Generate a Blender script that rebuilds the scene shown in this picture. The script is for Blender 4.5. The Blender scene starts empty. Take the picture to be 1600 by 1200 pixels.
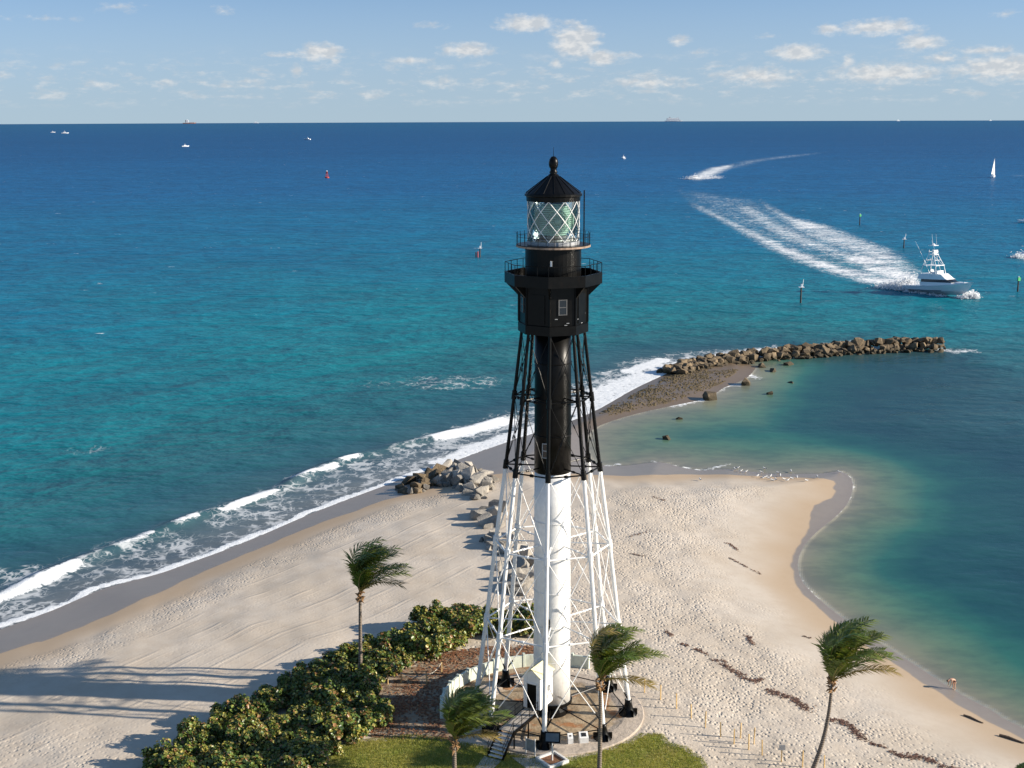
import bpy, bmesh, math, random
import numpy as np
from mathutils import Vector, Matrix, noise as mnoise

R = math.radians
scene = bpy.context.scene
COL = scene.collection

# ------------------------------------------------------------------ camera
cam_data = bpy.data.cameras.new('camera')
cam_data.sensor_width = 36.0
cam_data.lens = 44.89
cam_data.clip_start = 0.5
cam_data.clip_end = 120000.0
cam = bpy.data.objects.new('camera', cam_data)
COL.objects.link(cam)
cam.matrix_world = (Matrix.Translation((0, 0, 51.4)) @ Matrix.Rotation(R(90 - 11.813), 4, 'X')
                    @ Matrix.Rotation(R(-0.214), 4, 'Z'))
scene.camera = cam

# ------------------------------------------------------------------ light
SUN_EL, SUN_AZ = R(20.5), R(-7.2)          # sun stands to the +X side, slightly towards the viewer
SUN_DIR = Vector((math.cos(SUN_EL) * math.cos(SUN_AZ), math.cos(SUN_EL) * math.sin(SUN_AZ), math.sin(SUN_EL)))
sl = bpy.data.lights.new('sun', 'SUN')
sl.energy = 5.0
sl.angle = R(0.5)
sl.color = (1.0, 0.90, 0.76)
sun = bpy.data.objects.new('sun', sl)
COL.objects.link(sun)
sun.rotation_euler = SUN_DIR.to_track_quat('Z', 'Y').to_euler()

scene.view_settings.view_transform = 'Standard'
scene.view_settings.look = 'None'
scene.view_settings.exposure = 0.72
scene.view_settings.gamma = 1.0
scene.cycles.use_denoising = True
scene.cycles.max_bounces = 6
scene.cycles.diffuse_bounces = 2
scene.cycles.glossy_bounces = 2
scene.cycles.transmission_bounces = 5
scene.cycles.transparent_max_bounces = 12
scene.cycles.caustics_reflective = False
scene.cycles.caustics_refractive = False


# ------------------------------------------------------------------ shader helper
class NT:
    def __init__(self, tree):
        self.t = tree
        self.n = tree.nodes
        self.l = tree.links

    def new(self, kind, **kw):
        n = self.n.new(kind)
        for k, v in kw.items():
            setattr(n, k, v)
        return n

    def put(self, sock, v):
        if v is None:
            return
        if isinstance(v, bpy.types.NodeSocket):
            self.l.new(v, sock)
        elif isinstance(v, (tuple, list)) and len(v) == 3 and sock.type == 'RGBA':
            sock.default_value = (*v, 1.0)
        elif isinstance(v, (int, float)) and sock.type == 'RGBA':
            sock.default_value = (v, v, v, 1.0)
        else:
            sock.default_value = v

    def math(self, op, a, b=None, c=None, clamp=False):
        n = self.new('ShaderNodeMath', operation=op, use_clamp=clamp)
        self.put(n.inputs[0], a)
        self.put(n.inputs[1], b)
        self.put(n.inputs[2], c)
        return n.outputs[0]

    def vmath(self, op, a, b=None, out=0):
        n = self.new('ShaderNodeVectorMath', operation=op)
        self.put(n.inputs[0], a)
        self.put(n.inputs[1], b)
        return n.outputs[out]

    def scale(self, a, s):
        n = self.new('ShaderNodeVectorMath', operation='SCALE')
        self.put(n.inputs[0], a)
        self.put(n.inputs['Scale'], s)
        return n.outputs[0]

    def mix(self, f, a, b, mode='MIX'):
        n = self.new('ShaderNodeMix', data_type='RGBA', blend_type=mode)
        self.put(n.inputs[0], f)
        self.put(n.inputs[6], a)
        self.put(n.inputs[7], b)
        return n.outputs[2]

    def smooth(self, v, lo, hi, a=0.0, b=1.0):
        n = self.new('ShaderNodeMapRange', interpolation_type='SMOOTHSTEP')
        self.put(n.inputs[0], v)
        self.put(n.inputs[1], lo)
        self.put(n.inputs[2], hi)
        self.put(n.inputs[3], a)
        self.put(n.inputs[4], b)
        return n.outputs[0]

    def noise(self, vec, scale, detail=3.0, rough=0.55, dist=0.0, out=0):
        n = self.new('ShaderNodeTexNoise')
        self.put(n.inputs['Vector'], vec)
        n.inputs['Scale'].default_value = scale
        n.inputs['Detail'].default_value = detail
        n.inputs['Roughness'].default_value = rough
        n.inputs['Distortion'].default_value = dist
        return n.outputs[out]

    def voronoi(self, vec, scale, feature='F1', out=0):
        n = self.new('ShaderNodeTexVoronoi', feature=feature)
        self.put(n.inputs['Vector'], vec)
        n.inputs['Scale'].default_value = scale
        return n.outputs[out]

    def attr(self, name, out='Fac'):
        return self.new('ShaderNodeAttribute', attribute_name=name).outputs[out]

    def mapping(self, vec, rot=0.0, scale=(1, 1, 1)):
        n = self.new('ShaderNodeMapping')
        self.put(n.inputs[0], vec)
        n.inputs['Rotation'].default_value = (0, 0, rot)
        n.inputs['Scale'].default_value = scale
        return n.outputs[0]

    def bump(self, h, dist=1.0, strength=1.0, normal=None):
        n = self.new('ShaderNodeBump')
        n.inputs['Strength'].default_value = strength
        n.inputs['Distance'].default_value = dist
        self.put(n.inputs['Height'], h)
        self.put(n.inputs['Normal'], normal)
        return n.outputs[0]

    def position(self):
        return self.new('ShaderNodeNewGeometry').outputs['Position']

    def objco(self):
        return self.new('ShaderNodeTexCoord').outputs['Object']


def material(name):
    m = bpy.data.materials.new(name)
    m.use_nodes = True
    t = NT(m.node_tree)
    b = m.node_tree.nodes['Principled BSDF']
    return m, t, b


# ------------------------------------------------------------------ world
# Nishita sky with distant fair-weather cumulus, placed by azimuth and elevation in degrees
SKY_STRETCH, SKY_LIFT = 2.6, 0.10
CLOUD_LIT, CLOUD_DIM, HAZE_COL = (5.1, 5.0, 4.85), (3.7, 3.85, 4.0), (2.45, 3.1, 3.7)
world = bpy.data.worlds.new('World')
scene.world = world
world.use_nodes = True
world.cycles.sampling_method = 'NONE'
wt = NT(world.node_tree)
bg = world.node_tree.nodes['Background']
bg.inputs['Strength'].default_value = 0.10
direction = wt.vmath('NORMALIZE', wt.new('ShaderNodeTexCoord').outputs['Generated'])
sep = wt.new('ShaderNodeSeparateXYZ')
wt.l.new(direction, sep.inputs[0])
dx, dy, dz = sep.outputs
comb = wt.new('ShaderNodeCombineXYZ')
wt.put(comb.inputs[0], dx)
wt.put(comb.inputs[1], dy)
wt.put(comb.inputs[2], wt.math('MULTIPLY_ADD', wt.math('MAXIMUM', dz, 0.0), SKY_STRETCH, SKY_LIFT))
sky = wt.new('ShaderNodeTexSky', sky_type='NISHITA')
sky.sun_disc = False
sky.sun_elevation = SUN_EL
sky.sun_rotation = math.pi / 2 - SUN_AZ
sky.altitude = 0
sky.air_density = 1.0
sky.dust_density = 0.7
sky.ozone_density = 2.0
wt.l.new(wt.vmath('NORMALIZE', comb.outputs[0]), sky.inputs[0])
az = wt.math('MULTIPLY', wt.math('ARCTAN2', dx, dy), 57.29578)
el = wt.math('MULTIPLY', wt.math('ARCSINE', dz), 57.29578)
ae = wt.new('ShaderNodeCombineXYZ')
wt.put(ae.inputs[0], az)
wt.put(ae.inputs[1], el)
ae = ae.outputs[0]
CLOUDS = [  # azimuth, elevation, half width, half height, density
    (2.85, 3.2, 1.15, 0.8, 1.25), (3.95, 2.5, 0.75, 0.38, 1.1), (5.0, 2.6, 0.9, 0.2, 0.6),
    (0.75, 3.95, 1.5, 0.42, 1.05), (2.6, 3.95, 0.9, 0.22, 0.5), (7.3, 3.2, 0.6, 0.25, 0.8),
    (2.0, 2.3, 0.45, 0.26, 0.7), (-1.9, 2.85, 1.3, 0.38, 1.0), (-4.4, 2.4, 1.3, 0.22, 0.7),
    (-8.2, 2.75, 1.15, 0.45, 1.0), (-9.4, 2.65, 1.4, 0.18, 0.55), (-7.6, 2.4, 0.35, 0.2, 0.7),
    (-9.3, 1.95, 0.35, 0.35, 0.6), (-3.6, 3.85, 1.2, 0.2, 0.4), (15.6, 3.6, 1.9, 0.38, 1.0),
    (13.6, 3.55, 0.8, 0.28, 0.8), (12.3, 2.65, 1.3, 0.4, 1.05), (14.4, 2.25, 0.35, 0.42, 0.7),
    (17.3, 2.95, 1.1, 0.42, 0.95), (19.8, 2.6, 1.6, 0.22, 0.7), (18.2, 2.3, 0.9, 0.35, 0.65),
    (20.5, 4.0, 0.6, 0.2, 0.5), (-16.5, 4.5, 1.2, 0.25, 0.4), (-12.2, 4.45, 0.55, 0.25, 0.4),
    (-21.2, 1.75, 0.7, 0.2, 0.55), (-17.3, 1.4, 0.9, 0.25, 0.55), (-11.2, 1.5, 0.8, 0.22, 0.55),
    (-14.7, 1.5, 0.8, 0.2, 0.5), (-3.0, 1.5, 1.2, 0.3, 0.55), (8.3, 2.7, 1.1, 0.2, 0.4),
    (16.0, 1.75, 2.8, 0.5, 0.95), (20.6, 1.9, 2.6, 0.65, 0.95), (10.6, 1.7, 2.2, 0.45, 0.8), (6.0, 1.45, 2.2, 0.36, 0.7),
    (11.0, 3.3, 0.7, 0.15, 0.45), (0.2, 1.35, 1.0, 0.2, 0.45), (-19.6, 4.0, 2.2, 0.15, 0.3),
]
mask = None
for (a0, e0, w, h, s) in CLOUDS:
    d = wt.vmath('LENGTH', wt.vmath('MULTIPLY', wt.vmath('SUBTRACT', ae, (a0, e0, 0)), (1 / (w * 1.25), 1 / (h * 1.25), 0)), out=1)
    m_ = wt.math('MULTIPLY_ADD', d, -s, s)
    mask = m_ if mask is None else wt.math('MAXIMUM', mask, m_)
ns = wt.vmath('MULTIPLY', ae, (1.0, 1.9, 1.0))
puff = wt.noise(ns, 1.9, 4.0, 0.62)
bank = wt.noise(wt.vmath('ADD', wt.vmath('MULTIPLY', ae, (0.55, 1.7, 1.0)), (31.0, 4.0, 2.0)), 1.5, 4.0, 0.65)
cl = wt.math('ADD', wt.math('MAXIMUM', mask, -0.4), wt.math('MULTIPLY_ADD', puff, 1.15, -0.56))
cloud = wt.smooth(cl, 0.10, 0.80)
# a low broken bank of far clouds all round the horizon
band = wt.math('MULTIPLY', wt.smooth(el, 0.25, 1.0), wt.smooth(el, 1.6, 3.2, 1.0, 0.0))
low = wt.math('MULTIPLY', band, wt.smooth(bank, 0.47, 0.75, 0.0, 0.55))
cloud = wt.math('MAXIMUM', wt.math('MULTIPLY', cloud, 0.82), low)
shade = wt.smooth(wt.noise(wt.vmath('ADD', ns, (0.12, 0.25, 0)), 1.9, 2.0, 0.6), 0.35, 0.62)
ccol = wt.mix(shade, CLOUD_LIT, CLOUD_DIM)
hazy = wt.mix(wt.smooth(el, -0.2, 8.0, 0.88, 0.0), wt.mix(1.0, sky.outputs[0], (1.06, 1.18, 1.22), 'MULTIPLY'), HAZE_COL)
wt.l.new(wt.mix(cloud, hazy, ccol), bg.inputs['Color'])


# ------------------------------------------------------------------ geometry helpers
rng = np.random.default_rng(7)
random.seed(11)


class MB:
    """collects shapes in world metres; build() links them as one mesh object"""

    def __init__(self):
        self.v, self.f, self.m = [], [], []
        self.mi = 0

    def add(self, vs, fs):
        k = len(self.v)
        self.v += [tuple(p) for p in vs]
        self.f += [tuple(i + k for i in q) for q in fs]
        self.m += [self.mi] * len(fs)
        return self

    def box(self, c, s, rz=0.0, mat=None):
        sx, sy, sz = (q / 2 for q in s)
        M = mat if mat is not None else Matrix.Rotation(rz, 3, 'Z')
        c = Vector(c)
        vs = [c + M @ Vector((x * sx, y * sy, z * sz)) for z in (-1, 1) for (x, y) in ((-1, -1), (1, -1), (1, 1), (-1, 1))]
        return self.add(vs, [(3, 2, 1, 0), (4, 5, 6, 7), (0, 1, 5, 4), (1, 2, 6, 5), (2, 3, 7, 6), (3, 0, 4, 7)])

    def tube(self, p0, p1, r0, r1=None, n=8, caps=True):
        return self.path([p0, p1], [r0, r0 if r1 is None else r1], n, caps)

    def path(self, pts, rad, n=8, caps=True):
        pts = [Vector(p) for p in pts]
        if not isinstance(rad, (list, tuple)):
            rad = [rad] * len(pts)
        vs, fs = [], []
        prev = None
        for i, p in enumerate(pts):
            t = (pts[min(i + 1, len(pts) - 1)] - pts[max(i - 1, 0)]).normalized()
            if prev is None:
                a = t.cross(Vector((0, 0, 1)))
                if a.length < 1e-3:
                    a = Vector((1, 0, 0))
            else:
                a = prev - t * prev.dot(t)
            a.normalize()
            prev = a
            b = t.cross(a)
            for k in range(n):
                an = 2 * math.pi * k / n
                vs.append(p + (a * math.cos(an) + b * math.sin(an)) * rad[i])
        for i in range(len(pts) - 1):
            for k in range(n):
                fs.append((i * n + k, i * n + (k + 1) % n, (i + 1) * n + (k + 1) % n, (i + 1) * n + k))
        if caps:
            fs.append(tuple(range(n - 1, -1, -1)))
            fs.append(tuple((len(pts) - 1) * n + k for k in range(n)))
        return self.add(vs, fs)

    def lathe(self, c, prof, n=32, phase=0.0, caps=True):
        cx, cy, cz = c
        vs, fs = [], []
        for (r, z) in prof:
            for k in range(n):
                a = phase + 2 * math.pi * k / n
                vs.append((cx + r * math.cos(a), cy + r * math.sin(a), cz + z))
        for i in range(len(prof) - 1):
            for k in range(n):
                fs.append((i * n + k, i * n + (k + 1) % n, (i + 1) * n + (k + 1) % n, (i + 1) * n + k))
        if caps:
            fs.append(tuple(range(n - 1, -1, -1)))
            fs.append(tuple((len(prof) - 1) * n + k for k in range(n)))
        return self.add(vs, fs)

    def build(self, name, mats, parent=None, smooth=False, flip=False):
        me = bpy.data.meshes.new(name)
        off = parent.matrix_basis.translation if parent is not None else Vector((0, 0, 0))
        p = parent.parent if parent is not None else None
        while p is not None:
            off = off + p.matrix_basis.translation
            p = p.parent
        me.from_pydata([(a - off.x, b - off.y, c - off.z) for (a, b, c) in self.v], [], self.f)
        for mt in (mats if isinstance(mats, (list, tuple)) else [mats]):
            me.materials.append(mt)
        if len(set(self.m)) > 1:
            me.polygons.foreach_set('material_index', self.m)
        if smooth:
            me.polygons.foreach_set('use_smooth', [True] * len(me.polygons))
        me.update()
        o = bpy.data.objects.new(name, me)
        COL.objects.link(o)
        o.parent = parent
        return o


def recentre(o, loc):
    """move a mesh's origin to loc without moving the mesh"""
    o.data.transform(Matrix.Translation(-Vector(loc)))
    o.location = loc
    return o


def tag(o, label=None, cat=None, group=None, kind=None):
    for k, v in (('label', label), ('category', cat), ('group', group), ('kind', kind)):
        if v:
            o[k] = v
    return o


def empty(name, loc, rz=0.0):
    o = bpy.data.objects.new(name, None)
    COL.objects.link(o)
    o.location = loc
    o.rotation_euler = (0, 0, rz)
    o.empty_display_size = 0.3
    return o


def copy_tree(o, parent=None):
    c = o.copy()
    COL.objects.link(c)
    c.parent = parent
    for ch in o.children:
        copy_tree(ch, c)
    return c


def np_mesh(name, verts, faces, mats):
    me = bpy.data.meshes.new(name)
    nv, nf, k = len(verts), len(faces), faces.shape[1]
    me.vertices.add(nv)
    me.vertices.foreach_set('co', np.asarray(verts, np.float32).ravel())
    me.loops.add(nf * k)
    me.loops.foreach_set('vertex_index', np.asarray(faces, np.int32).ravel())
    me.polygons.add(nf)
    me.polygons.foreach_set('loop_start', np.arange(0, nf * k, k, dtype=np.int32))
    me.polygons.foreach_set('loop_total', np.full(nf, k, np.int32))
    for mt in (mats if isinstance(mats, (list, tuple)) else [mats]):
        me.materials.append(mt)
    me.update(calc_edges=True)
    return me


def fattr(me, name, arr, domain='POINT'):
    a = me.attributes.new(name, 'FLOAT', domain)
    a.data.foreach_set('value', np.asarray(arr, np.float32).ravel())


def cattr(me, name, arr, domain='POINT'):
    a = me.attributes.new(name, 'FLOAT_COLOR', domain)
    c = np.ones((len(arr), 4), np.float32)
    c[:, :3] = arr
    a.data.foreach_set('color', c.ravel())


def link(name, me):
    o = bpy.data.objects.new(name, me)
    COL.objects.link(o)
    return o


def seg_dist(x, y, line):
    d = np.full(x.shape, 1e9)
    for (ax, ay), (bx, by) in zip(line[:-1], line[1:]):
        vx, vy = bx - ax, by - ay
        t = np.clip(((x - ax) * vx + (y - ay) * vy) / (vx * vx + vy * vy + 1e-12), 0, 1)
        d = np.minimum(d, (x - ax - t * vx) ** 2 + (y - ay - t * vy) ** 2)
    return np.sqrt(d)


def inside(x, y, poly):
    r = np.zeros(x.shape, bool)
    for (ax, ay), (bx, by) in zip(poly, poly[1:] + poly[:1]):
        c = (ay > y) != (by > y)
        r ^= c & (x < (bx - ax) * (y - ay) / (by - ay + 1e-12) + ax)
    return r


def sdist(x, y, poly):
    d = seg_dist(x, y, poly + poly[:1])
    return np.where(inside(x, y, poly), d, -d)


def sstep(v, lo, hi):
    t = np.clip((v - lo) / (hi - lo), 0, 1)
    return t * t * (3 - 2 * t)


_W = rng.normal(0, 1, (40, 2))
_PH = rng.uniform(0, 6.28, 40)


def wob(x, y, scale, k=0, n=6):
    """smooth pseudo-noise about -1..1, features about `scale` metres"""
    s = 0
    for i in range(n):
        j = (k * 7 + i) % 40
        w = _W[j] / np.hypot(*_W[j])
        fq = 6.283 / scale * (0.6 + 0.25 * i)
        s = s + np.sin((x * w[0] + y * w[1]) * fq + _PH[j]) / (1 + 0.3 * i)
    return s / 2.6


def lin(c):
    c = np.asarray(c, float) / 255.0
    return np.where(c <= 0.04045, c / 12.92, ((c + 0.055) / 1.055) ** 2.4)


def catmull(pts, step=0.8):
    out = []
    P = [np.array(p, float) for p in pts]
    P = [2 * P[0] - P[1]] + P + [2 * P[-1] - P[-2]]
    for i in range(1, len(P) - 2):
        n = max(2, int(np.linalg.norm(P[i + 1] - P[i]) / step))
        for t in np.linspace(0, 1, n, endpoint=False):
            out.append(tuple(0.5 * ((2 * P[i]) + (P[i + 1] - P[i - 1]) * t + (2 * P[i - 1] - 5 * P[i] + 4 * P[i + 1] - P[i + 2]) * t * t
                                    + (3 * P[i] - P[i - 1] - 3 * P[i + 1] + P[i + 2]) * t ** 3)))
    out.append(tuple(P[-2]))
    return out


# ------------------------------------------------------------------ the lie of the land (metres, sea level 0)
TX, TY, TG = 3.27, 100.0, 2.2        # lighthouse centre and the ground it stands on
OCEAN_SHORE = [(-160, -20), (-110, 45), (-78, 87), (-52.72, 123.33), (-48.42, 129.96), (-46.29, 134.11), (-43.60, 137.08), (-40.69, 139.74), (-37.95, 143.61), (-35.05, 147.68), (-32.10, 152.47),
               (-29.06, 158.08), (-25.76, 163.81), (-21.41, 170.55), (-16.68, 177.49), (-13.30, 182.19), (-9.75, 187.13), (-5.06, 193.87), (-0.03, 201.09), (5.34, 207.93),
               (11.09, 215.71), (16.15, 224.60), (22.64, 238.77), (28.04, 248.99), (34.56, 260.06), (40.79, 266.27), (48.06, 269.03)]
INLET_SHORE = [(51.23, 262.51), (46.68, 249.91), (40.82, 241.39), (36.36, 232.29), (29.02, 225.95), (22.66, 220.42), (17.08, 214.18),
               (13.38, 207.81), (11.74, 198.02), (11.96, 189.79), (13.91, 185.35), (17.78, 185.66), (22.32, 187.41), (24.90, 184.84), (27.95, 182.67), (32.33, 183.31), (37.54, 180.81),
               (45.51, 180.70), (48.38, 182.04), (49.01, 177.94), (47.68, 172.13), (44.94, 164.94), (41.54, 158.84), (38.24, 153.65), (35.38, 148.06), (33.34, 141.95), (32.68, 135.68),
               (33.59, 129.33), (35.30, 122.83), (37.43, 116.74), (39.06, 112.04), (40.56, 107.66), (42.24, 104.33), (43.73, 100.94),
               (51, 94), (68, 78), (98, 56), (150, 30), (160, -20)]
OCEAN_C, INLET_C = catmull(OCEAN_SHORE, 6.0), catmull(INLET_SHORE, 6.0)
SHORE = OCEAN_C + INLET_C
DRY = catmull([(-158, -20), (-104, 43), (-73, 84), (-49.61, 115.49), (-46.66, 117.59), (-43.66, 121.88), (-40.77, 127.54), (-38.02, 132.54), (-35.31, 138.96), (-30.95, 146.66),
       (-26.03, 154.69), (-21.83, 159.95), (-17.41, 166.15), (-12.42, 169.38), (-3.71, 175.59), (2.71, 177.16), (13.30, 177.01), (17.38, 176.30), (22.07, 177.23),
       (25.98, 178.86), (34.27, 178.41), (44.58, 176.93), (45.68, 174.28), (43.71, 167.75), (40.38, 163.96), (37.53, 155.23), (34.26, 147.33),
       (32.51, 141.01), (31.76, 133.57), (32.71, 127.17), (34.29, 120.33), (36.33, 114.12), (38.11, 109.16), (39.55, 104.83), (42.68, 98.37),
       (49, 88), (64, 72), (94, 52), (146, 26), (156, -20)], 6.0)
BREAKER = catmull([(-60.57, 123.24), (-56.31, 132.48), (-54.09, 138.01), (-51.87, 142.22), (-45.44, 154.38), (-41.76, 160.94), (-33.33, 172.56), (-28.74, 184.16), (-23.85, 191.44), (-18.44, 197.65), (-12.64, 203.39), (-6.52, 209.92), (-0.02, 217.82)], 3.0)
JETTY = [(32.57, 254.71), (40.37, 263.43), (52.58, 271.16), (67.78, 276.93), (80.08, 280.62), (89.34, 282.84), (95.94, 281.89)]
GRASS = [(-16.98, 89.37), (-15.28, 92.76), (-12.49, 94.86), (-8.43, 95.69), (-5.26, 94.80), (-2.66, 93.71), (-0.11, 92.44), (2.38, 91.40), (4.90, 91.79),
         (7.49, 93.00), (9.68, 94.68), (10.97, 96.20), (11.94, 95.53), (12.20, 94.23), (13.55, 93.59), (14.52, 91.82), (14.70, 90.31), (15.6, 86), (14, 78), (-16, 78)]
LITTER = [(-11.29, 95.72), (-12.44, 101.50), (-11.50, 105.93), (-9.48, 109.30), (-6.10, 112.13), (-1.31, 113.56), (3.55, 113.52), (3.91, 106.46), (-2.25, 99.04), (-5.25, 94.58)]


def land_height(x, y):
    sd = sdist(x, y, SHORE)
    up = np.maximum(sd, 0)
    h = 2.2 * (1 - np.exp(-(up / 13.0) ** 1.3))
    bar = sstep(y, 186, 205)
    h = h * (1 - bar) + np.minimum(h * 1.0, 0.45) * bar
    h = np.where(sd < 0, np.maximum(sd * 0.07, -6.0), h)
    flat = sstep(np.hypot(x - TX, y - TY), 9, 16)
    relief = 0.10 * wob(x, y, 14, 1) + 0.05 * wob(x, y, 5, 2)
    h = h + relief * sstep(sd, 6, 14) * flat
    h = np.where((flat < 1) & (sd > 5), TG * (1 - flat) + h * flat, h)
    return h, sd


def ground_z(x, y):
    h, _ = land_height(np.array([float(x)]), np.array([float(y)]))
    return float(h[0])


def sea_z(x, y):
    return -(x * x + y * y) / (2 * 7.4e6)


# ------------------------------------------------------------------ materials
def plain(name, col, rough=0.6, metal=0.0, var=0.12, scale=3.0, bump=0.0, spec=0.5, streak=0.0):
    """painted or bare surface with slight uneven tone and grain"""
    m, t, b = material(name)
    co = t.position()
    n = t.noise(co, scale, 4.0, 0.6)
    c = t.mix(t.smooth(n, 0.3, 0.7), tuple(q * (1 - var) for q in col), tuple(min(1, q * (1 + var)) for q in col))
    if streak:
        st = t.noise(t.mapping(co, 0, (1, 1, 0.12)), scale * 3.0, 4.0, 0.65)
        c = t.mix(t.smooth(st, 0.56, 0.74, 0.0, streak), c, (0.16, 0.07, 0.03))
    t.put(b.inputs['Base Color'], c)
    b.inputs['Roughness'].default_value = rough
    b.inputs['Metallic'].default_value = metal
    b.inputs['Specular IOR Level'].default_value = spec
    if bump:
        t.put(b.inputs['Normal'], t.bump(t.noise(co, scale * 6, 4.0, 0.6), bump))
    return m


M = {}
M['white'] = plain('white_paint', (0.84, 0.83, 0.80), 0.45, var=0.06, scale=1.6, streak=0.32)
M['black'] = plain('black_paint', (0.0042, 0.0040, 0.0037), 0.34, var=0.35, scale=1.6, bump=0.004, spec=0.16, streak=0.03)
M['grey_metal'] = plain('grey_metal', (0.33, 0.34, 0.35), 0.5, 0.3)
M['cream'] = plain('cream_roof_paint', (0.80, 0.72, 0.44), 0.6, var=0.08, scale=2.5, streak=0.15)
M['sash'] = plain('dark_sash', (0.10, 0.10, 0.10), 0.5)
M['concrete'] = plain('concrete', (0.46, 0.40, 0.34), 0.85, var=0.18, scale=1.2, bump=0.01)
M['path'] = plain('path_concrete', (0.52, 0.49, 0.43), 0.85, var=0.12, scale=1.5, bump=0.01)
M['pale_wall'] = plain('pale_green_paint', (0.60, 0.64, 0.54), 0.7, var=0.12, scale=1.3, streak=0.35)
M['timber'] = plain('weathered_timber', (0.40, 0.36, 0.31), 0.8, var=0.25, scale=4.0, bump=0.01)
M['stake'] = plain('pine_stake', (0.55, 0.38, 0.17), 0.8, var=0.2, scale=5.0)
M['white_timber'] = plain('white_timber', (0.72, 0.70, 0.66), 0.7, var=0.1, scale=4.0)
M['soil'] = plain('brown_mulch', (0.20, 0.09, 0.05), 0.95, var=0.35, scale=9.0, bump=0.03)
M['rust'] = plain('rusty_concrete', (0.36, 0.19, 0.09), 0.9, var=0.35, scale=2.5, bump=0.02)
M['rope'] = plain('rope', (0.50, 0.45, 0.36), 0.9)
M['gel'] = plain('gelcoat', (0.87, 0.88, 0.89), 0.25, var=0.02)
M['hull_stripe'] = plain('hull_boot_stripe', (0.03, 0.05, 0.09), 0.3)  # dark paint of the stripe along both hull sides
M['dark_glass'] = plain('dark_glass', (0.012, 0.014, 0.018), 0.08, spec=0.6)
M['sail'] = plain('sailcloth', (0.82, 0.81, 0.78), 0.8, var=0.03)
M['red'] = plain('red_paint', (0.45, 0.05, 0.03), 0.5)
M['green'] = plain('green_board', (0.05, 0.42, 0.12), 0.5)
M['pile'] = plain('dark_pile', (0.05, 0.045, 0.04), 0.8, var=0.3)
M['ship_white'] = plain('ship_white', (0.72, 0.74, 0.76), 0.5)  # horizon ship colours kept pale: distance haze put into them
M['ship_orange'] = plain('ship_orange', (0.62, 0.28, 0.16), 0.6)
M['ship_grey'] = plain('ship_grey', (0.45, 0.47, 0.50), 0.6)
M['skin'] = plain('skin', (0.58, 0.33, 0.22), 0.55, var=0.05)
M['cloth_dark'] = plain('dark_swimwear', (0.04, 0.03, 0.05), 0.8)
M['hair'] = plain('brown_hair', (0.06, 0.035, 0.02), 0.7)
M['gull_white'] = plain('gull_white', (0.78, 0.77, 0.74), 0.7, var=0.05)
M['gull_grey'] = plain('gull_grey', (0.35, 0.36, 0.38), 0.7)
M['shadow_wood'] = plain('shadow_log', (0.14, 0.10, 0.07), 0.9, var=0.35, scale=6.0, bump=0.02)  # dark wood for logs that stand in for cast trunk shadows


def rock_mat(name, a, b_, wetline, seed):
    m, t, b = material(name)
    co = t.position()
    oi = t.new('ShaderNodeObjectInfo').outputs['Random']
    n1 = t.noise(co, 0.9, 5.0, 0.65)
    c = t.mix(t.smooth(n1, 0.35, 0.68), a, b_)
    c = t.mix(0.55, c, t.mix(oi, tuple(q * 0.55 for q in a), tuple(min(1, q * 1.25) for q in b_)))
    pos = t.new('ShaderNodeSeparateXYZ')
    t.l.new(co, pos.inputs[0])
    if wetline:  # weed and algae below the tide line
        w = t.math('MULTIPLY_ADD', t.noise(co, 0.8, 3.0), 1.0, pos.outputs[2])
        c = t.mix(t.smooth(w, wetline - 0.25, wetline + 0.45, 0.85, 0.0), c, (0.045, 0.035, 0.016))
    t.put(b.inputs['Base Color'], c)
    b.inputs['Roughness'].default_value = 0.85
    t.put(b.inputs['Normal'], t.bump(t.noise(co, 3.5, 6.0, 0.7), 0.12))
    return m


M['rock'] = rock_mat('limestone_boulder', (0.17, 0.155, 0.135), (0.42, 0.38, 0.32), 0.9, 1)
M['jetty_rock'] = rock_mat('brown_boulder', (0.055, 0.041, 0.024), (0.235, 0.17, 0.098), 1.2, 2)
M['weed_rock'] = rock_mat('weedy_rubble', (0.09, 0.065, 0.03), (0.20, 0.15, 0.07), 0.0, 3)

# --- sand
m, t, b = material('beach_sand')
M['sand'] = m
co = t.position()
wet, sdv, foot, grass, litter, smoothm = (t.attr(k) for k in ('wet', 'shore_distance', 'foot', 'grass', 'litter', 'track'))
n_big = t.noise(co, 0.09, 3.0, 0.6)
n_mid = t.noise(co, 0.7, 3.0, 0.65)
n_fine = t.noise(co, 4.0, 2.0, 0.6)
dry = t.mix(t.smooth(n_big, 0.32, 0.68), (0.56, 0.48, 0.385), (0.62, 0.545, 0.455))
dry = t.mix(t.smooth(n_mid, 0.35, 0.75, 0.0, 0.35), dry, (0.46, 0.37, 0.28))
damp = t.mix(n_mid, (0.46, 0.345, 0.235), (0.50, 0.385, 0.27))
wetc = t.mix(n_mid, (0.25, 0.212, 0.178), (0.30, 0.255, 0.212))
wetc = t.mix(t.attr('bar'), wetc, t.mix(n_fine, (0.13, 0.088, 0.05), (0.24, 0.175, 0.11)))
wet_n = t.math('MULTIPLY_ADD', t.math('SUBTRACT', n_mid, 0.5), 0.10, wet)
dampf = t.attr('damp')
c = t.mix(dampf, dry, damp)
wf = t.smooth(wet_n, 0.46, 0.56)
c = t.mix(wf, c, wetc)
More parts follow.
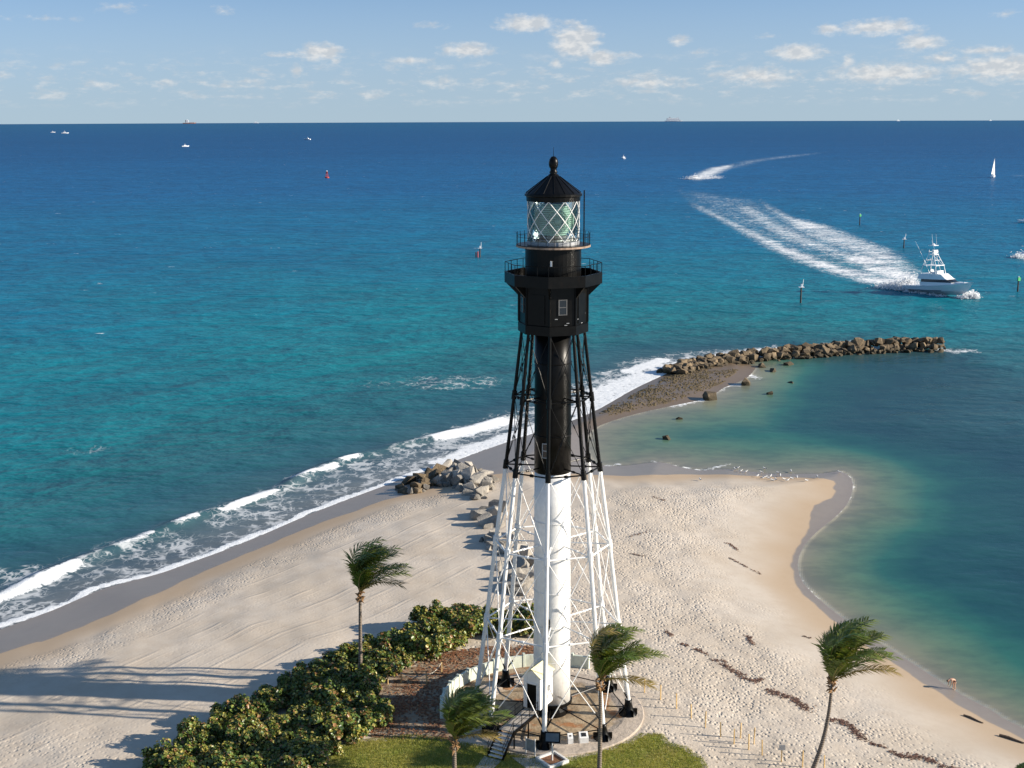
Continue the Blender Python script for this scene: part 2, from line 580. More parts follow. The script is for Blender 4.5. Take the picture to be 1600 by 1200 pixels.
# wrack specks: bits of weed and shell scattered over the dry sand
spk = t.math('MULTIPLY', t.smooth(t.noise(co, 2.6, 2.0, 0.5), 0.68, 0.74), t.smooth(t.noise(co, 0.16, 3.0), 0.5, 0.62))
c = t.mix(t.math('MULTIPLY', spk, t.math('MULTIPLY', foot, 0.75)), c, (0.14, 0.09, 0.06))
lit_n = t.smooth(t.math('MULTIPLY_ADD', t.math('SUBTRACT', t.noise(co, 0.5, 3.0, 0.7), 0.5), 1.6, litter), 0.35, 0.65)
litc = t.mix(t.smooth(t.noise(co, 3.0, 4.0, 0.7), 0.38, 0.62), (0.33, 0.25, 0.17), (0.20, 0.085, 0.04))
litc = t.mix(t.smooth(t.noise(co, 0.45, 3.0), 0.42, 0.6), litc, (0.33, 0.27, 0.20))
c = t.mix(lit_n, c, litc)
gr_n = t.smooth(t.math('MULTIPLY_ADD', t.math('SUBTRACT', t.noise(co, 0.9, 3.0, 0.7), 0.5), 1.5, grass), 0.42, 0.56)
grc = t.mix(t.smooth(t.noise(co, 0.5, 4.0, 0.65), 0.34, 0.66), (0.36, 0.32, 0.075), (0.20, 0.25, 0.038))
grc = t.mix(t.smooth(n_fine, 0.35, 0.75, 0.0, 0.6), grc, (0.34, 0.32, 0.11))
grc = t.mix(t.smooth(t.noise(co, 0.28, 3.0), 0.52, 0.68, 0.0, 0.6), grc, (0.27, 0.20, 0.11))
c = t.mix(gr_n, c, grc)
t.put(b.inputs['Base Color'], c)
t.put(b.inputs['Roughness'], t.mix(wf, 0.9, 0.34))
t.put(b.inputs['Specular IOR Level'], t.mix(wf, 0.15, 0.34))
# relief: trampled footprints, raked vehicle lines along the left-hand beach, wind ripple
vor = t.voronoi(t.mapping(co, 0.35, (1.0, 0.75, 1.0)), 2.7, 'F1')
tramp = t.math('MULTIPLY', foot, t.smooth(t.noise(co, 0.22, 2.0, 0.6), 0.3, 0.66, 0.25, 1.15))
fh = t.math('MULTIPLY', t.smooth(vor, 0.10, 0.50), tramp)
fn = t.noise(co, 2.6, 2.0, 0.6)
fh2 = t.math('MULTIPLY', fn, t.math('MULTIPLY_ADD', tramp, 0.9, 0.05))
sdn = t.math('MULTIPLY_ADD', t.noise(co, 0.05, 1.0), 1.6, sdv)
ln = t.math('SINE', t.math('MULTIPLY', sdn, 3.6))
ln2 = t.math('SINE', t.math('MULTIPLY_ADD', sdn, 1.73, 1.0))
tr = t.math('MULTIPLY', t.math('ADD', t.smooth(ln, 0.8, 1.0, 0.0, 0.4), t.smooth(ln2, 0.90, 1.0, 0.0, 1.3)), smoothm)
tr = t.math('MULTIPLY', tr, t.smooth(t.noise(t.mapping(co, 0.9, (0.2, 1, 1)), 0.35, 1.0), 0.35, 0.6))
hgt = t.math('ADD', t.math('MULTIPLY', fh, 0.065), t.math('MULTIPLY', fh2, 0.072))
hgt = t.math('MULTIPLY_ADD', tr, 0.018, hgt)
hgt = t.math('MULTIPLY_ADD', fn, t.math('MULTIPLY', t.math('ADD', grass, litter), 0.10), hgt)
t.put(b.inputs['Normal'], t.bump(hgt, 1.0))

# --- sea
m, t, b = material('sea_water')
M['sea'] = m
co = t.position()
foam_a, lace_a, wcol = t.attr('foam'), t.attr('lace'), t.attr('water_colour', 'Color')
chop = t.attr('chop')
a1 = t.mapping(co, R(-22), (0.55, 1.0, 1.0))
w1 = t.noise(a1, 0.055, 1.0, 0.5)
w2 = t.noise(a1, 0.17, 2.0, 0.55)
w3 = t.noise(t.mapping(co, R(-8), (0.6, 1.0, 1.0)), 0.62, 2.0, 0.6)
hgt = t.math('ADD', t.math('MULTIPLY', w1, 1.9), t.math('MULTIPLY', w2, 1.45))
hgt = t.math('MULTIPLY', t.math('MULTIPLY_ADD', w3, 0.46, hgt), chop)
# ripple shading put into the colour, troughs darker; then wind lanes
tone = t.smooth(t.math('ADD', t.math('MULTIPLY', w2, 0.45), t.math('MULTIPLY_ADD', w1, 0.25, t.math('MULTIPLY', w3, 0.3))), 0.38, 0.60)
lanes = t.smooth(t.noise(t.mapping(co, R(-12), (0.22, 1.0, 1.0)), 0.012, 2.0), 0.36, 0.64)
body = t.mix(tone, t.mix(0.30, wcol, (0.0, 0.03, 0.06)), wcol)
body = t.mix(t.math('MULTIPLY', lanes, 0.13), body, (0.0, 0.035, 0.10))
# foam
dis = t.scale(t.vmath('SUBTRACT', t.noise(co, 0.8, 1.0, 0.6, out=1), (0.5, 0.5, 0.5)), 1.8)
fco = t.mapping(t.vmath('ADD', co, dis), R(52), (1.0, 0.6, 0.0))
cell = t.voronoi(fco, 0.55, 'DISTANCE_TO_EDGE')
cell2 = t.voronoi(t.vmath('ADD', fco, (7.1, 3.3, 0)), 1.3, 'DISTANCE_TO_EDGE')
cell = t.math('MINIMUM', cell, t.math('MULTIPLY_ADD', cell2, 1.2, 0.03))
breakup = t.noise(co, 0.33, 2.0, 0.65)
dn2 = t.math('MULTIPLY', t.math('SUBTRACT', t.noise(t.mapping(co, R(-40), (0.45, 1.0, 1.0)), 0.11, 3.0, 0.7), 0.5), t.attr('wake'))
lw = t.math('MULTIPLY', t.math('MULTIPLY_ADD', dn2, 0.6, lace_a), t.smooth(breakup, 0.30, 0.66, 0.08, 1.0))
lacef = t.math('MULTIPLY', t.smooth(t.math('SUBTRACT', cell, t.math('MULTIPLY', lw, 0.30)), -0.10, 0.05, 1.0, 0.0), t.smooth(lw, 0.02, 0.25))
dn = t.noise(co, 0.9, 3.0, 0.7)
dense = t.smooth(t.math('ADD', dn2, t.math('MULTIPLY_ADD', t.math('SUBTRACT', dn, 0.5), 1.3, foam_a)), 0.38, 0.66)
foamf = t.math('MAXIMUM', t.math('MULTIPLY', lacef, 0.60), dense, clamp=True)
caps = t.math('MULTIPLY', t.smooth(t.noise(t.mapping(co, R(-15), (0.5, 1, 1)), 0.21, 3.0, 0.7), 0.70, 0.74), t.attr('caps'))
foamf = t.math('MAXIMUM', foamf, t.math('MULTIPLY', caps, 0.7))
nrm = t.bump(t.math('MULTIPLY_ADD', dn, t.math('MULTIPLY', foam_a, 0.12), hgt), 1.0)
df = t.new('ShaderNodeBsdfDiffuse')
t.put(df.inputs['Color'], t.mix(foamf, body, (0.80, 0.82, 0.83)))
t.l.new(nrm, df.inputs['Normal'])
gs = t.new('ShaderNodeBsdfGlossy')
gs.inputs['Roughness'].default_value = 0.22
t.l.new(nrm, gs.inputs['Normal'])
fr = t.new('ShaderNodeFresnel')
fr.inputs[0].default_value = 1.33
t.l.new(nrm, fr.inputs['Normal'])
# wind-roughened water never turns into a full mirror towards the horizon
refl = t.math('MULTIPLY', t.math('MINIMUM', fr.outputs[0], 0.19), t.math('SUBTRACT', 1.0, foamf))
mx = t.new('ShaderNodeMixShader')
t.put(mx.inputs[0], refl)
t.l.new(df.outputs[0], mx.inputs[1])
t.l.new(gs.outputs[0], mx.inputs[2])
t.l.new(mx.outputs[0], t.n['Material Output'].inputs[0])
t.n.remove(b)

# --- foliage
def leaf_mat(name, rough=0.45, trans=0.25):
    m, t, b = material(name)
    lc = t.attr('leaf_colour', 'Color')
    n = t.noise(t.objco(), 6.0, 2.0)
    t.put(b.inputs['Base Color'], t.mix(t.smooth(n, 0.3, 0.7, 0.0, 0.3), lc, t.mix(1.0, lc, (0.6, 0.6, 0.6), 'MULTIPLY')))
    b.inputs['Roughness'].default_value = rough
    tr = t.new('ShaderNodeBsdfTranslucent')
    t.put(tr.inputs[0], t.mix(1.0, lc, (1.3, 1.25, 0.6), 'MULTIPLY'))
    mx = t.new('ShaderNodeMixShader')
    mx.inputs[0].default_value = trans
    t.l.new(b.outputs[0], mx.inputs[1])
    t.l.new(tr.outputs[0], mx.inputs[2])
    t.l.new(mx.outputs[0], t.n['Material Output'].inputs[0])
    return m


M['leaf'] = leaf_mat('sea_grape_leaf', 0.38, 0.2)
M['frond'] = leaf_mat('palm_leaflet', 0.42, 0.22)
M['grass'] = leaf_mat('grass_blade', 0.6, 0.3)
M['weed'] = leaf_mat('dry_seaweed', 0.9, 0.0)
M['twig'] = plain('grey_brown_bark', (0.13, 0.095, 0.065), 0.9, var=0.3, scale=6.0, bump=0.02)
m, t, b = material('palm_trunk')
M['trunk'] = m
co = t.objco()
sp = t.new('ShaderNodeSeparateXYZ')
t.l.new(co, sp.inputs[0])
ring = t.math('SINE', t.math('MULTIPLY_ADD', sp.outputs[2], 42.0, t.math('MULTIPLY', t.noise(co, 4.0), 5.0)))
t.put(b.inputs['Base Color'], t.mix(t.smooth(ring, -0.4, 0.9), (0.135, 0.105, 0.08), (0.26, 0.215, 0.17)))
b.inputs['Roughness'].default_value = 0.9
t.put(b.inputs['Normal'], t.bump(ring, 0.012))

# --- lantern glass and the lens
m, t, b = material('lantern_glass')
M['glass'] = m
gl = t.new('ShaderNodeBsdfGlossy')
gl.inputs['Roughness'].default_value = 0.03
gl.inputs['Color'].default_value = (0.9, 0.95, 0.95, 1)
tp = t.new('ShaderNodeBsdfTransparent')
tp.inputs[0].default_value = (0.88, 0.94, 0.92, 1)
fr = t.new('ShaderNodeFresnel')
fr.inputs[0].default_value = 1.5
mx = t.new('ShaderNodeMixShader')
t.put(mx.inputs[0], t.math('MULTIPLY_ADD', fr.outputs[0], 0.9, 0.04))
t.l.new(tp.outputs[0], mx.inputs[1])
t.l.new(gl.outputs[0], mx.inputs[2])
t.l.new(mx.outputs[0], t.n['Material Output'].inputs[0])
m, t, b = material('lens_glass')
M['lens'] = m
b.inputs['Base Color'].default_value = (0.46, 0.68, 0.56, 1)
b.inputs['Roughness'].default_value = 0.06
b.inputs['IOR'].default_value = 1.5
b.inputs['Transmission Weight'].default_value = 0.3

# ------------------------------------------------------------------ beach
def axis(lo, a, b, hi, fine, coarse):
    return np.concatenate([np.arange(lo, a, coarse), np.arange(a, b, fine), np.arange(b, hi + coarse, coarse)])


xs = axis(-160, -62, 62, 160, 0.5, 3.0)
ys = np.concatenate([np.arange(-20, 82, 3.0), np.arange(82, 186, 0.5), np.arange(186, 300, 0.9)])
X, Y = np.meshgrid(xs, ys)
x, y = X.ravel(), Y.ravel()
h, sd = land_height(x, y)
nx, ny = len(xs), len(ys)
idx = np.arange(nx * ny).reshape(ny, nx)
quads = np.stack([idx[:-1, :-1], idx[:-1, 1:], idx[1:, 1:], idx[1:, :-1]], -1).reshape(-1, 4)
keep = (sd[quads] > -45).any(1)
quads = quads[keep]
sd_dry = sdist(x, y, DRY)
d_oc = seg_dist(x, y, OCEAN_C)
d_in = seg_dist(x, y, INLET_C)
oceanside = sstep(d_in - d_oc, -4, 4)
rb = np.hypot(x - TX, y - TY)
wet = 0.5 - sd_dry / 1.6 * 0.5
wetn = np.clip(wet + 0.10 * wob(x, y, 6, 3), 0, 1)
damp = 1 - sstep(sd_dry + 1.2 * wob(x, y, 11, 4), 0.5, 7.0)
foot = sstep(sd_dry + 2.0 * wob(x, y, 12, 5), 5.0, 15.0) * (1 - 0.88 * sstep(-x + 0.2 * (y - 100) - 2.0, 0, 8) * sstep(y, 85, 100))
track = sstep(sd_dry, 5.0, 11.0) * sstep(-x + 0.12 * (y - 100), 2.0, 7.0) * sstep(y, 85, 95)
grassm = np.clip(0.5 + sdist(x, y, GRASS) / 1.6, 0, 1)
litm = np.clip(0.5 + sdist(x, y, LITTER) / 3.0, 0, 1)
foot = np.maximum(foot, 0.55 * sstep(sd_dry, 3.0, 4.5) * (1 - sstep(sd_dry, 7.5, 10.0)) * oceanside)
foot *= (1 - sstep(litm, .4, .7)) * (1 - sstep(grassm, .4, .7)) * sstep(rb, 7.5, 8.6)
me = np_mesh('beach', np.stack([x, y, h], 1), quads, M['sand'])
for k, v in (('wet', wetn), ('damp', damp), ('shore_distance', np.minimum(d_oc, 90)), ('foot', foot), ('grass', grassm), ('litter', litm), ('track', track), ('bar', sstep(y + 0.25 * x, 204, 216))):
    fattr(me, k, v)
me.polygons.foreach_set('use_smooth', np.ones(len(me.polygons), bool))
tag(link('beach', me), 'pale sandy beach spit with wet edges around the lighthouse', kind='structure')

# ------------------------------------------------------------------ sea
azd = np.concatenate([-np.geomspace(90, 28, 24), np.linspace(-27, 27, 620), np.geomspace(28, 90, 24)])
rr = np.concatenate([np.geomspace(60, 700, 470), np.geomspace(720, 60000, 130)])
A, RR = np.meshgrid(np.radians(azd), rr)
x, y = (RR * np.sin(A)).ravel(), (RR * np.cos(A)).ravel()
r = RR.ravel()
near = r < 900
sd = np.full(x.shape, -900.0)
sd[near] = sdist(x[near], y[near], SHORE)
off = -sd
d_oc = np.full(x.shape, 900.0)
d_in = np.full(x.shape, 900.0)
d_br = np.full(x.shape, 900.0)
d_je = np.full(x.shape, 900.0)
d_oc[near] = seg_dist(x[near], y[near], OCEAN_C)
d_in[near] = seg_dist(x[near], y[near], INLET_C)
d_br[near] = seg_dist(x[near], y[near], BREAKER)
d_je[near] = seg_dist(x[near], y[near], JETTY)
INLET = INLET_C + [(160, -20), (900, -20), (900, 520), (400, 420), (160, 330)] + [JETTY[k] for k in range(6, -1, -1)]
inl = sdist(x, y, INLET)
ilm = sstep(inl, -0.5, 0.5) * (1 - sstep(x, 90, 105)) + sstep(inl, -30, 60) * sstep(x, 90, 105)
WATER_GAIN = 1.24
RO = [(0, (108, 110, 108)), (6, (88, 100, 104)), (13, (52, 84, 90)), (22, (40, 88, 96)), (38, (33, 98, 104)), (60, (20, 112, 120)), (105, (12, 115, 128)),
      (170, (6, 109, 131)), (270, (4, 102, 134)), (430, (4, 98, 136)), (800, (8, 91, 136)), (1500, (8, 86, 134)), (2100, (8, 78, 126)), (3200, (8, 75, 122)), (9000, (16, 82, 122))]
RL = [(0, (162, 154, 134)), (1.5, (146, 148, 124)), (4, (124, 143, 116)), (7, (98, 137, 112)), (10, (58, 121, 106)), (14.5, (40, 98, 96)), (28, (40, 84, 90)), (60, (56, 104, 112)), (130, (70, 118, 130)), (400, (40, 108, 134))]


def ramp(v, stops):
    xs_ = [s[0] for s in stops]
    cs = np.array([lin(s[1]) for s in stops])
    return np.stack([np.interp(v, xs_, cs[:, k]) for k in range(3)], 1)


far = np.maximum(off, 0) + np.maximum(r - 700, 0)
bank = 1 + 0.12 * wob(x, y, 80, 6) + 0.06 * wob(x, y, 30, 7)
co_ = ramp(far * np.where(far < 400, bank, 1), RO)
shelf = 1 - 0.5 * sstep(y, 172, 182) * (1 - sstep(x, 42, 62))
cl_ = ramp(np.maximum(off, 0) * shelf * (1 + 0.12 * wob(x, y, 15, 8)), RL)
# the inlet floor is sandy grey-green by the jetty
jb = (1 - sstep(d_je, 2, 14))[:, None] * 0.5
cl_ = cl_ * (1 - jb) + lin((84, 106, 96)) * jb
wc = co_ * (1 - ilm[:, None]) + cl_ * ilm[:, None]
rb_ = sstep(r, 600, 1100) * 0
wc = wc * (WATER_GAIN * (1 - 0.30 * ilm[:, None]))
# swell and breaker shape
oc = 1 - ilm
sw = 0.13 * np.sin(6.283 * (-0.74 * x + 0.67 * y + 5.0 * wob(x, y, 55, 9)) / 17.0) * (0.6 + 0.5 * wob(x, y, 60, 13)) * sstep(off, 12, 30) * (1 - sstep(off, 80, 220)) * oc * (r < 500)
inside_br = np.where(near, 1, 0)
ridge = 0.75 * np.exp(-(d_br / 1.3) ** 2) * (0.7 + 0.4 * wob(x, y, 16, 10))
z = sea_z(x, y) + sw + ridge * oc
# foam
BREAKS = [([(-60.57, 123.24), (-56.01, 131.72), (-53.65, 136.78), (-51.34, 141.78)], 1.7, 1.1), ([(-48.37, 148.53), (-46.75, 151.89), (-45.44, 154.38)], 0.9, 0.8), ([(-43.18, 158.25), (-41.70, 160.66)], 1.0, 1.0),
          ([(-38.40, 163.69), (-35.96, 167.72), (-33.28, 172.25)], 1.25, 1.1), ([(-31.71, 179.03), (-30.03, 181.38)], 1.2, 1.0), ([(-29.57, 182.07), (-26.53, 185.55)], 1.2, 1.0), ([(-25.90, 188.09), (-24.00, 191.06)], 1.1, 1.0),
          ([(-11.78, 202.95), (-6.47, 208.11), (-1.13, 213.53)], 3.2, 1.1), ([(-11.75, 206.42), (-8.66, 209.05)], 1.2, 0.6), ([(24.42, 258.21), (28.29, 263.66), (31.99, 270.08)], 3.0, 1.2), ([(18.35, 256.31), (20.47, 258.29)], 1.0, 0.7),
          ([(16.11, 232.64), (19.87, 242.37), (25.75, 251.58), (33.49, 262.16)], 5.5, 1.0), ([(11.33, 220.61), (15.30, 229.37), (19.54, 238.25)], 4.5, 0.95),
          ([(33.66, 263.56), (41.55, 271.38), (49.63, 278.09), (60.65, 283.44)], 4.0, 1.0), ([(71.69, 287.32), (80.31, 292.23)], 2.2, 0.8),
          ([(-10.76, 187.88), (-8.04, 193.14), (-4.16, 199.48), (-0.03, 204.49), (5.43, 211.56)], 2.4, 1.05),
          ([(21.54, 187.42), (24.90, 184.84), (27.95, 182.67)], 0.55, 0.9), ([(27.90, 182.32), (32.61, 186.17)], 0.4, 0.8), ([(13.88, 184.99), (16.21, 186.40)], 0.5, 0.8), ([(48.39, 181.69), (48.91, 178.61), (48.01, 173.39)], 0.35, 0.72), ([(48.01, 173.39), (45.08, 165.52), (42.22, 159.92)], 0.2, 0.6),
          ([(32.51, 140.23), (32.54, 135.08), (33.29, 129.51)], 0.25, 0.8), ([(96.22, 281.88), (98.27, 279.44), (102.08, 280.16)], 2.5, 0.8), ([(94.01, 288.52), (96.12, 285.97)], 1.5, 0.8),
          ([(29.60, 225.94), (32.93, 229.07), (34.93, 230.66)], 1.3, 0.8), ([(38.06, 237.92), (40.40, 242.60), (43.81, 244.35)], 1.6, 0.7), ([(46.94, 256.43), (48.95, 251.79)], 1.6, 0.8)]
foam = np.zeros(x.shape)
cr = (r < 520) & (sd < 6)
for ln_, wd, st in BREAKS:
    q = np.zeros(x.shape)
    q[cr] = st * 0.74 * (1 - sstep(seg_dist(x[cr], y[cr], ln_) * (1 + 0.35 * wob(x[cr], y[cr], 5, 14)), 0.2 * wd, 1.35 * wd))
    foam = np.maximum(foam, q)
edge = (1 - sstep(np.abs(off - 0.6 - 0.5 * wob(x, y, 9, 11)), 0.35, 1.0)) * 0.95
foam = np.maximum(foam, edge * oc * sstep(d_in - d_oc, 2, 6) * (d_oc < 6))
surf = sstep(off, -1, 1) * (1 - sstep(off, 9, 17)) * oc * (0.33 + 0.20 * wob(x, y, 12, 12))
surf = np.where(y > 186, surf * 1.5, surf)
lace = np.maximum(surf, (foam > 0.1) * 0.4)
for (px, py), ra, rb2, s_ in (((-12.05, 247.84), 14, 9, 0.33), ((-23.95, 246.20), 10, 6, 0.18), ((-66.97, 195.96), 5, 4, 0.2), ((-56.34, 140.12), 5, 3, 0.55)):
    lace = np.maximum(lace, s_ * (1 - sstep(np.hypot((x - px) / ra, (y - py) / rb2), 0.5, 1.1)))
WAKES = [([(136.43, 417.94), (122.92, 380.39), (112.74, 385.05), (103.86, 412.10), (99.70, 461.06), (100.93, 575.55), (102.98, 741.48), (115.99, 894.62), (129.17, 925.72), (141.96, 863.12), (157.12, 808.14), (144.46, 642.17), (147.70, 567.21), (147.09, 488.26)], 0.08, 0.27, 16),
         ([(130.57, 401.45), (123.26, 383.29), (113.58, 388.00), (107.49, 402.13), (104.28, 422.44), (101.11, 456.86), (100.25, 512.11), (102.58, 602.55), (103.74, 691.70), (104.45, 752.20), (109.99, 798.39), (112.62, 751.76), (112.42, 624.10), (113.09, 550.27), (114.70, 496.59), (117.26, 448.24), (124.34, 418.32)], 0.66, 0.9, 9),
         ([(137.95, 421.39), (129.56, 401.48), (129.54, 428.82), (129.51, 468.56), (128.21, 511.06), (126.73, 549.72), (132.51, 630.86), (145.94, 749.94), (160.04, 834.11), (154.02, 771.98), (147.60, 671.45), (153.73, 614.74), (151.67, 560.80), (150.60, 500.17), (144.38, 459.55)], 0.50, 0.85, 9),
         ([(127.11, 393.69), (122.25, 418.38), (117.33, 466.82), (114.02, 541.48), (119.05, 643.36), (129.29, 761.95), (142.25, 750.14), (134.02, 623.12), (132.08, 526.78), (131.77, 451.76), (135.80, 417.96)], 0.42, 0.8, 10),
         ([(136.84, 417.93), (124.98, 383.24), (118.35, 390.88), (116.23, 427.43), (120.01, 477.72), (134.42, 495.87), (138.67, 459.74)], 0.6, 0.8, 8),
         ([(105.20, 752.16), (111.10, 837.09), (118.24, 926.45), (125.37, 960.27), (118.15, 864.62), (111.24, 762.95)], 0.3, 0.45, 10),
         ([(148.71, 1067.19), (160.63, 1161.75), (200.07, 1320.73), (250.80, 1444.41), (231.87, 1334.66), (177.51, 1122.65), (153.47, 1045.33)], 0.62, 0.8, 12),
         ([(195.15, 1227.45), (261.48, 1506.29), (344.08, 1694.21), (477.72, 1931.31), (405.76, 1743.85), (302.18, 1523.98), (235.40, 1317.34)], 0.32, 0.5, 30),
         ([(186.88, 470.94), (192.68, 479.69), (220.01, 510.19), (200.48, 463.98), (182.63, 454.13)], 0.9, 0.8, 6),
         ([(252.05, 637.12), (281.77, 656.29), (265.23, 617.15), (248.53, 621.70)], 0.8, 0.6, 8),
         ([(413.91, 1103.37), (456.18, 1149.70), (488.77, 1173.47), (473.06, 1135.42), (441.81, 1113.15)], 0.2, 0.4, 20)]
wake = np.zeros(x.shape)
wk = (r > 330) & (r < 2600) & (x > 0)
for poly, fo, la, soft in WAKES:
    q = np.zeros(x.shape)
    q[wk] = sstep(sdist(x[wk], y[wk], poly), -soft * 0.35, soft)
    foam = np.maximum(foam, q * fo)
    lace = np.maximum(lace, q * la)
    wake = np.maximum(wake, q * 1.7)
    wc = wc + (lin((128, 165, 182)) * 0.9 - wc) * (0.42 * sstep(q, 0.0, 1.0) * min(1.0, la))[:, None]
chop = np.clip(0.18 + 0.82 * sstep(off, 3, 40), 0, 1)
chop = chop * (1 - ilm) + ilm * np.clip(0.06 + 0.6 * sstep(off, 8, 70) , 0, 1)
capm = sstep(off, 60, 140) * (1 - sstep(r, 2500, 6000))
nx, ny = len(azd), len(rr)
idx = np.arange(nx * ny).reshape(ny, nx)
quads = np.stack([idx[:-1, :-1], idx[:-1, 1:], idx[1:, 1:], idx[1:, :-1]], -1).reshape(-1, 4)
quads = quads[(sd[quads] < 5).any(1)]
me = np_mesh('sea', np.stack([x, y, z], 1), quads, M['sea'])
cattr(me, 'water_colour', wc)
for k, v in (('foam', foam), ('lace', lace), ('chop', chop), ('caps', capm), ('wake', wake)):
    fattr(me, k, v)
me.polygons.foreach_set('use_smooth', np.ones(len(me.polygons), bool))
tag(link('sea', me), 'blue and turquoise sea with surf, running out to the horizon', kind='structure')

# ------------------------------------------------------------------ lighthouse
LH = empty('lighthouse', (TX, TY, TG))
tag(LH, 'tall iron skeleton lighthouse, black above and white below, with glazed lantern', 'lighthouse')
PHI = R(-7.2)


def ring_pt(k, r, z):
    """k counted in eighths of a turn from the side that faces the viewer"""
    a = PHI + k * math.pi / 4
    return Vector((TX + r * math.sin(a), TY - r * math.cos(a), z))


LV = [(34.75, 2.50), (29.53, 3.11), (23.73, 3.82), (17.23, 4.69), (10.33, 5.51), (3.60, 6.42)]   # height, radius of the leg ring
PAINT = [M['white'], M['black']]
for k in range(8):
    mb = MB()
    for i in range(5):
        mb.mi = 1 if i < 2 else 0
        r0 = 0.125 + 0.014 * i
        a, b_ = ring_pt(k, LV[i][1], LV[i][0]), ring_pt(k, LV[i + 1][1], LV[i + 1][0])
        if i == 1:
            b_ = b_ + (a - b_).normalized() * -0.35
        if i == 2:
            a = a + (b_ - a).normalized() * 0.35
        mb.tube(a, b_, r0, r0 + 0.014, 10)
        if i > 0:
            mb.mi = 1 if i < 3 else 0
            c = ring_pt(k, LV[i][1], LV[i][0])
            dr = (ring_pt(k, LV[i][1] - 0.13, LV[i][0] + 1) - c).normalized()
            mb.tube(c - dr * 0.36, c + dr * 0.36, r0 + 0.07, r0 + 0.07, 10)
    leg = mb.build('leg', PAINT, LH, smooth=False)
    # flared cast foot on a rust-stained footing
    p = ring_pt(k, 6.42, TG)
    out = (p - Vector((TX, TY, TG))).normalized()
    foot_o = MB().lathe((p.x, p.y, TG), [(0.80, 0.0), (0.78, 0.10), (0.52, 0.42), (0.36, 0.85), (0.30, 1.15), (0.30, 1.45)], 18).build('foot', M['black'], LH, smooth=True)
    mb = MB()
    for q in range(6):
        a = q * math.pi / 3
        mb.box((p.x + 0.46 * math.cos(a), p.y + 0.46 * math.sin(a), TG + 0.36), (0.62, 0.07, 0.6), a)
    mb.build('rib', M['black'], foot_o)
    MB().lathe((p.x, p.y, TG - 0.1), [(1.0, 0), (0.97, 0.19), (0.82, 0.21)], 14, phase=k).build('footing', M['rust'], LH)

for i in range(1, 5):                       # horizontal rings of struts
    z, rad = LV[i]
    mt = M['black'] if i < 3 else M['white']
    for k in range(8):
        a, b_ = ring_pt(k, rad, z), ring_pt(k + 1, rad, z)
        mb = MB().tube(a, b_, 0.075 if i > 2 else 0.065, n=8)
        mid = (a + b_) / 2
        dr = (b_ - a).normalized() * 0.13
        mb.tube(mid - dr, mid + dr, 0.13, n=8)
        mb.build('strut', mt, LH)
        inner = Vector((TX, TY, z)) + (a - Vector((TX, TY, z))).normalized() * 1.42
        mb = MB().tube(a, inner, 0.06, n=8)
        m2 = (a + inner) / 2
        d2 = (a - inner).normalized() * 0.11
        mb.tube(m2 - d2, m2 + d2, 0.11, n=8)
        mb.build('radial_strut', mt, LH)
for i in range(5):                          # crossed tie rods in each bay
    (z0, r0), (z1, r1) = LV[i], LV[i + 1]
    mt = M['black'] if i < 2 else M['white']
    th = 0.028 if i < 2 else 0.036
    for k in range(8):
        for (ka, kb) in ((k, k + 1), (k + 1, k)):
            a, b_ = ring_pt(ka, r0, z0), ring_pt(kb, r1, z1)
            mb = MB()
            if i < 4:
                mb.tube(a, b_, th, n=6)
                c = a.lerp(b_, 0.56)
                d2 = (b_ - a).normalized() * 0.16
                mb.tube(c - d2, c + d2, th * 2.0, n=6)
            else:
                e = a.lerp(b_, 0.86)
                mb.tube(a, e, th * 1.2, n=6)
                mb.mi = 1
                mb.tube(e, b_, th * 1.9, n=6)
            mb.build('tie_rod', [mt, M['black']] if i == 4 else mt, LH)
for k in range(8):                          # black rods at the ground
    a = ring_pt(k, 6.1, TG + 0.75)
    MB().tube(a, ring_pt(k, 1.3, TG + 0.75), 0.05, n=6).build('ground_rod', M['black'], LH)
    MB().tube(a, ring_pt(k + 1, 6.1, TG + 0.75), 0.045, n=6).build('ground_rod', M['black'], LH)

# stair cylinder
mb = MB()
mb.lathe((TX, TY, 0), [(1.565, 3.45), (1.545, 8.0), (1.52, 14.0), (1.49, 20.0), (1.475, 23.3)], 40, caps=True)
cyl = mb.build('stair_cylinder', M['white'], LH, smooth=True)
mb = MB()
mb.lathe((TX, TY, 0), [(1.49, 23.3), (1.48, 27.0), (1.46, 31.0), (1.45, 35.0)], 40, caps=True)
for z in (26.4, 29.4, 32.3):
    mb.lathe((TX, TY, z), [(1.47, -0.05), (1.51, -0.05), (1.51, 0.05), (1.47, 0.05)], 40, caps=False)
ucyl = mb.build('upper_stair_cylinder', M['black'], LH, smooth=True)
for z in (7.2, 10.2, 13.2, 16.2, 19.2):
    MB().lathe((TX, TY, z), [(1.53, -0.03), (1.575, -0.03), (1.575, 0.03), (1.53, 0.03)], 40, caps=False).build('plate_seam', M['white'], cyl)
MB().lathe((TX, TY, 0), [(1.35, 2.2), (1.3, 2.6), (1.05, 2.9), (1.0, 3.2), (1.7, 3.22), (1.7, 3.44)], 24).build('base_pedestal', M['black'], LH)


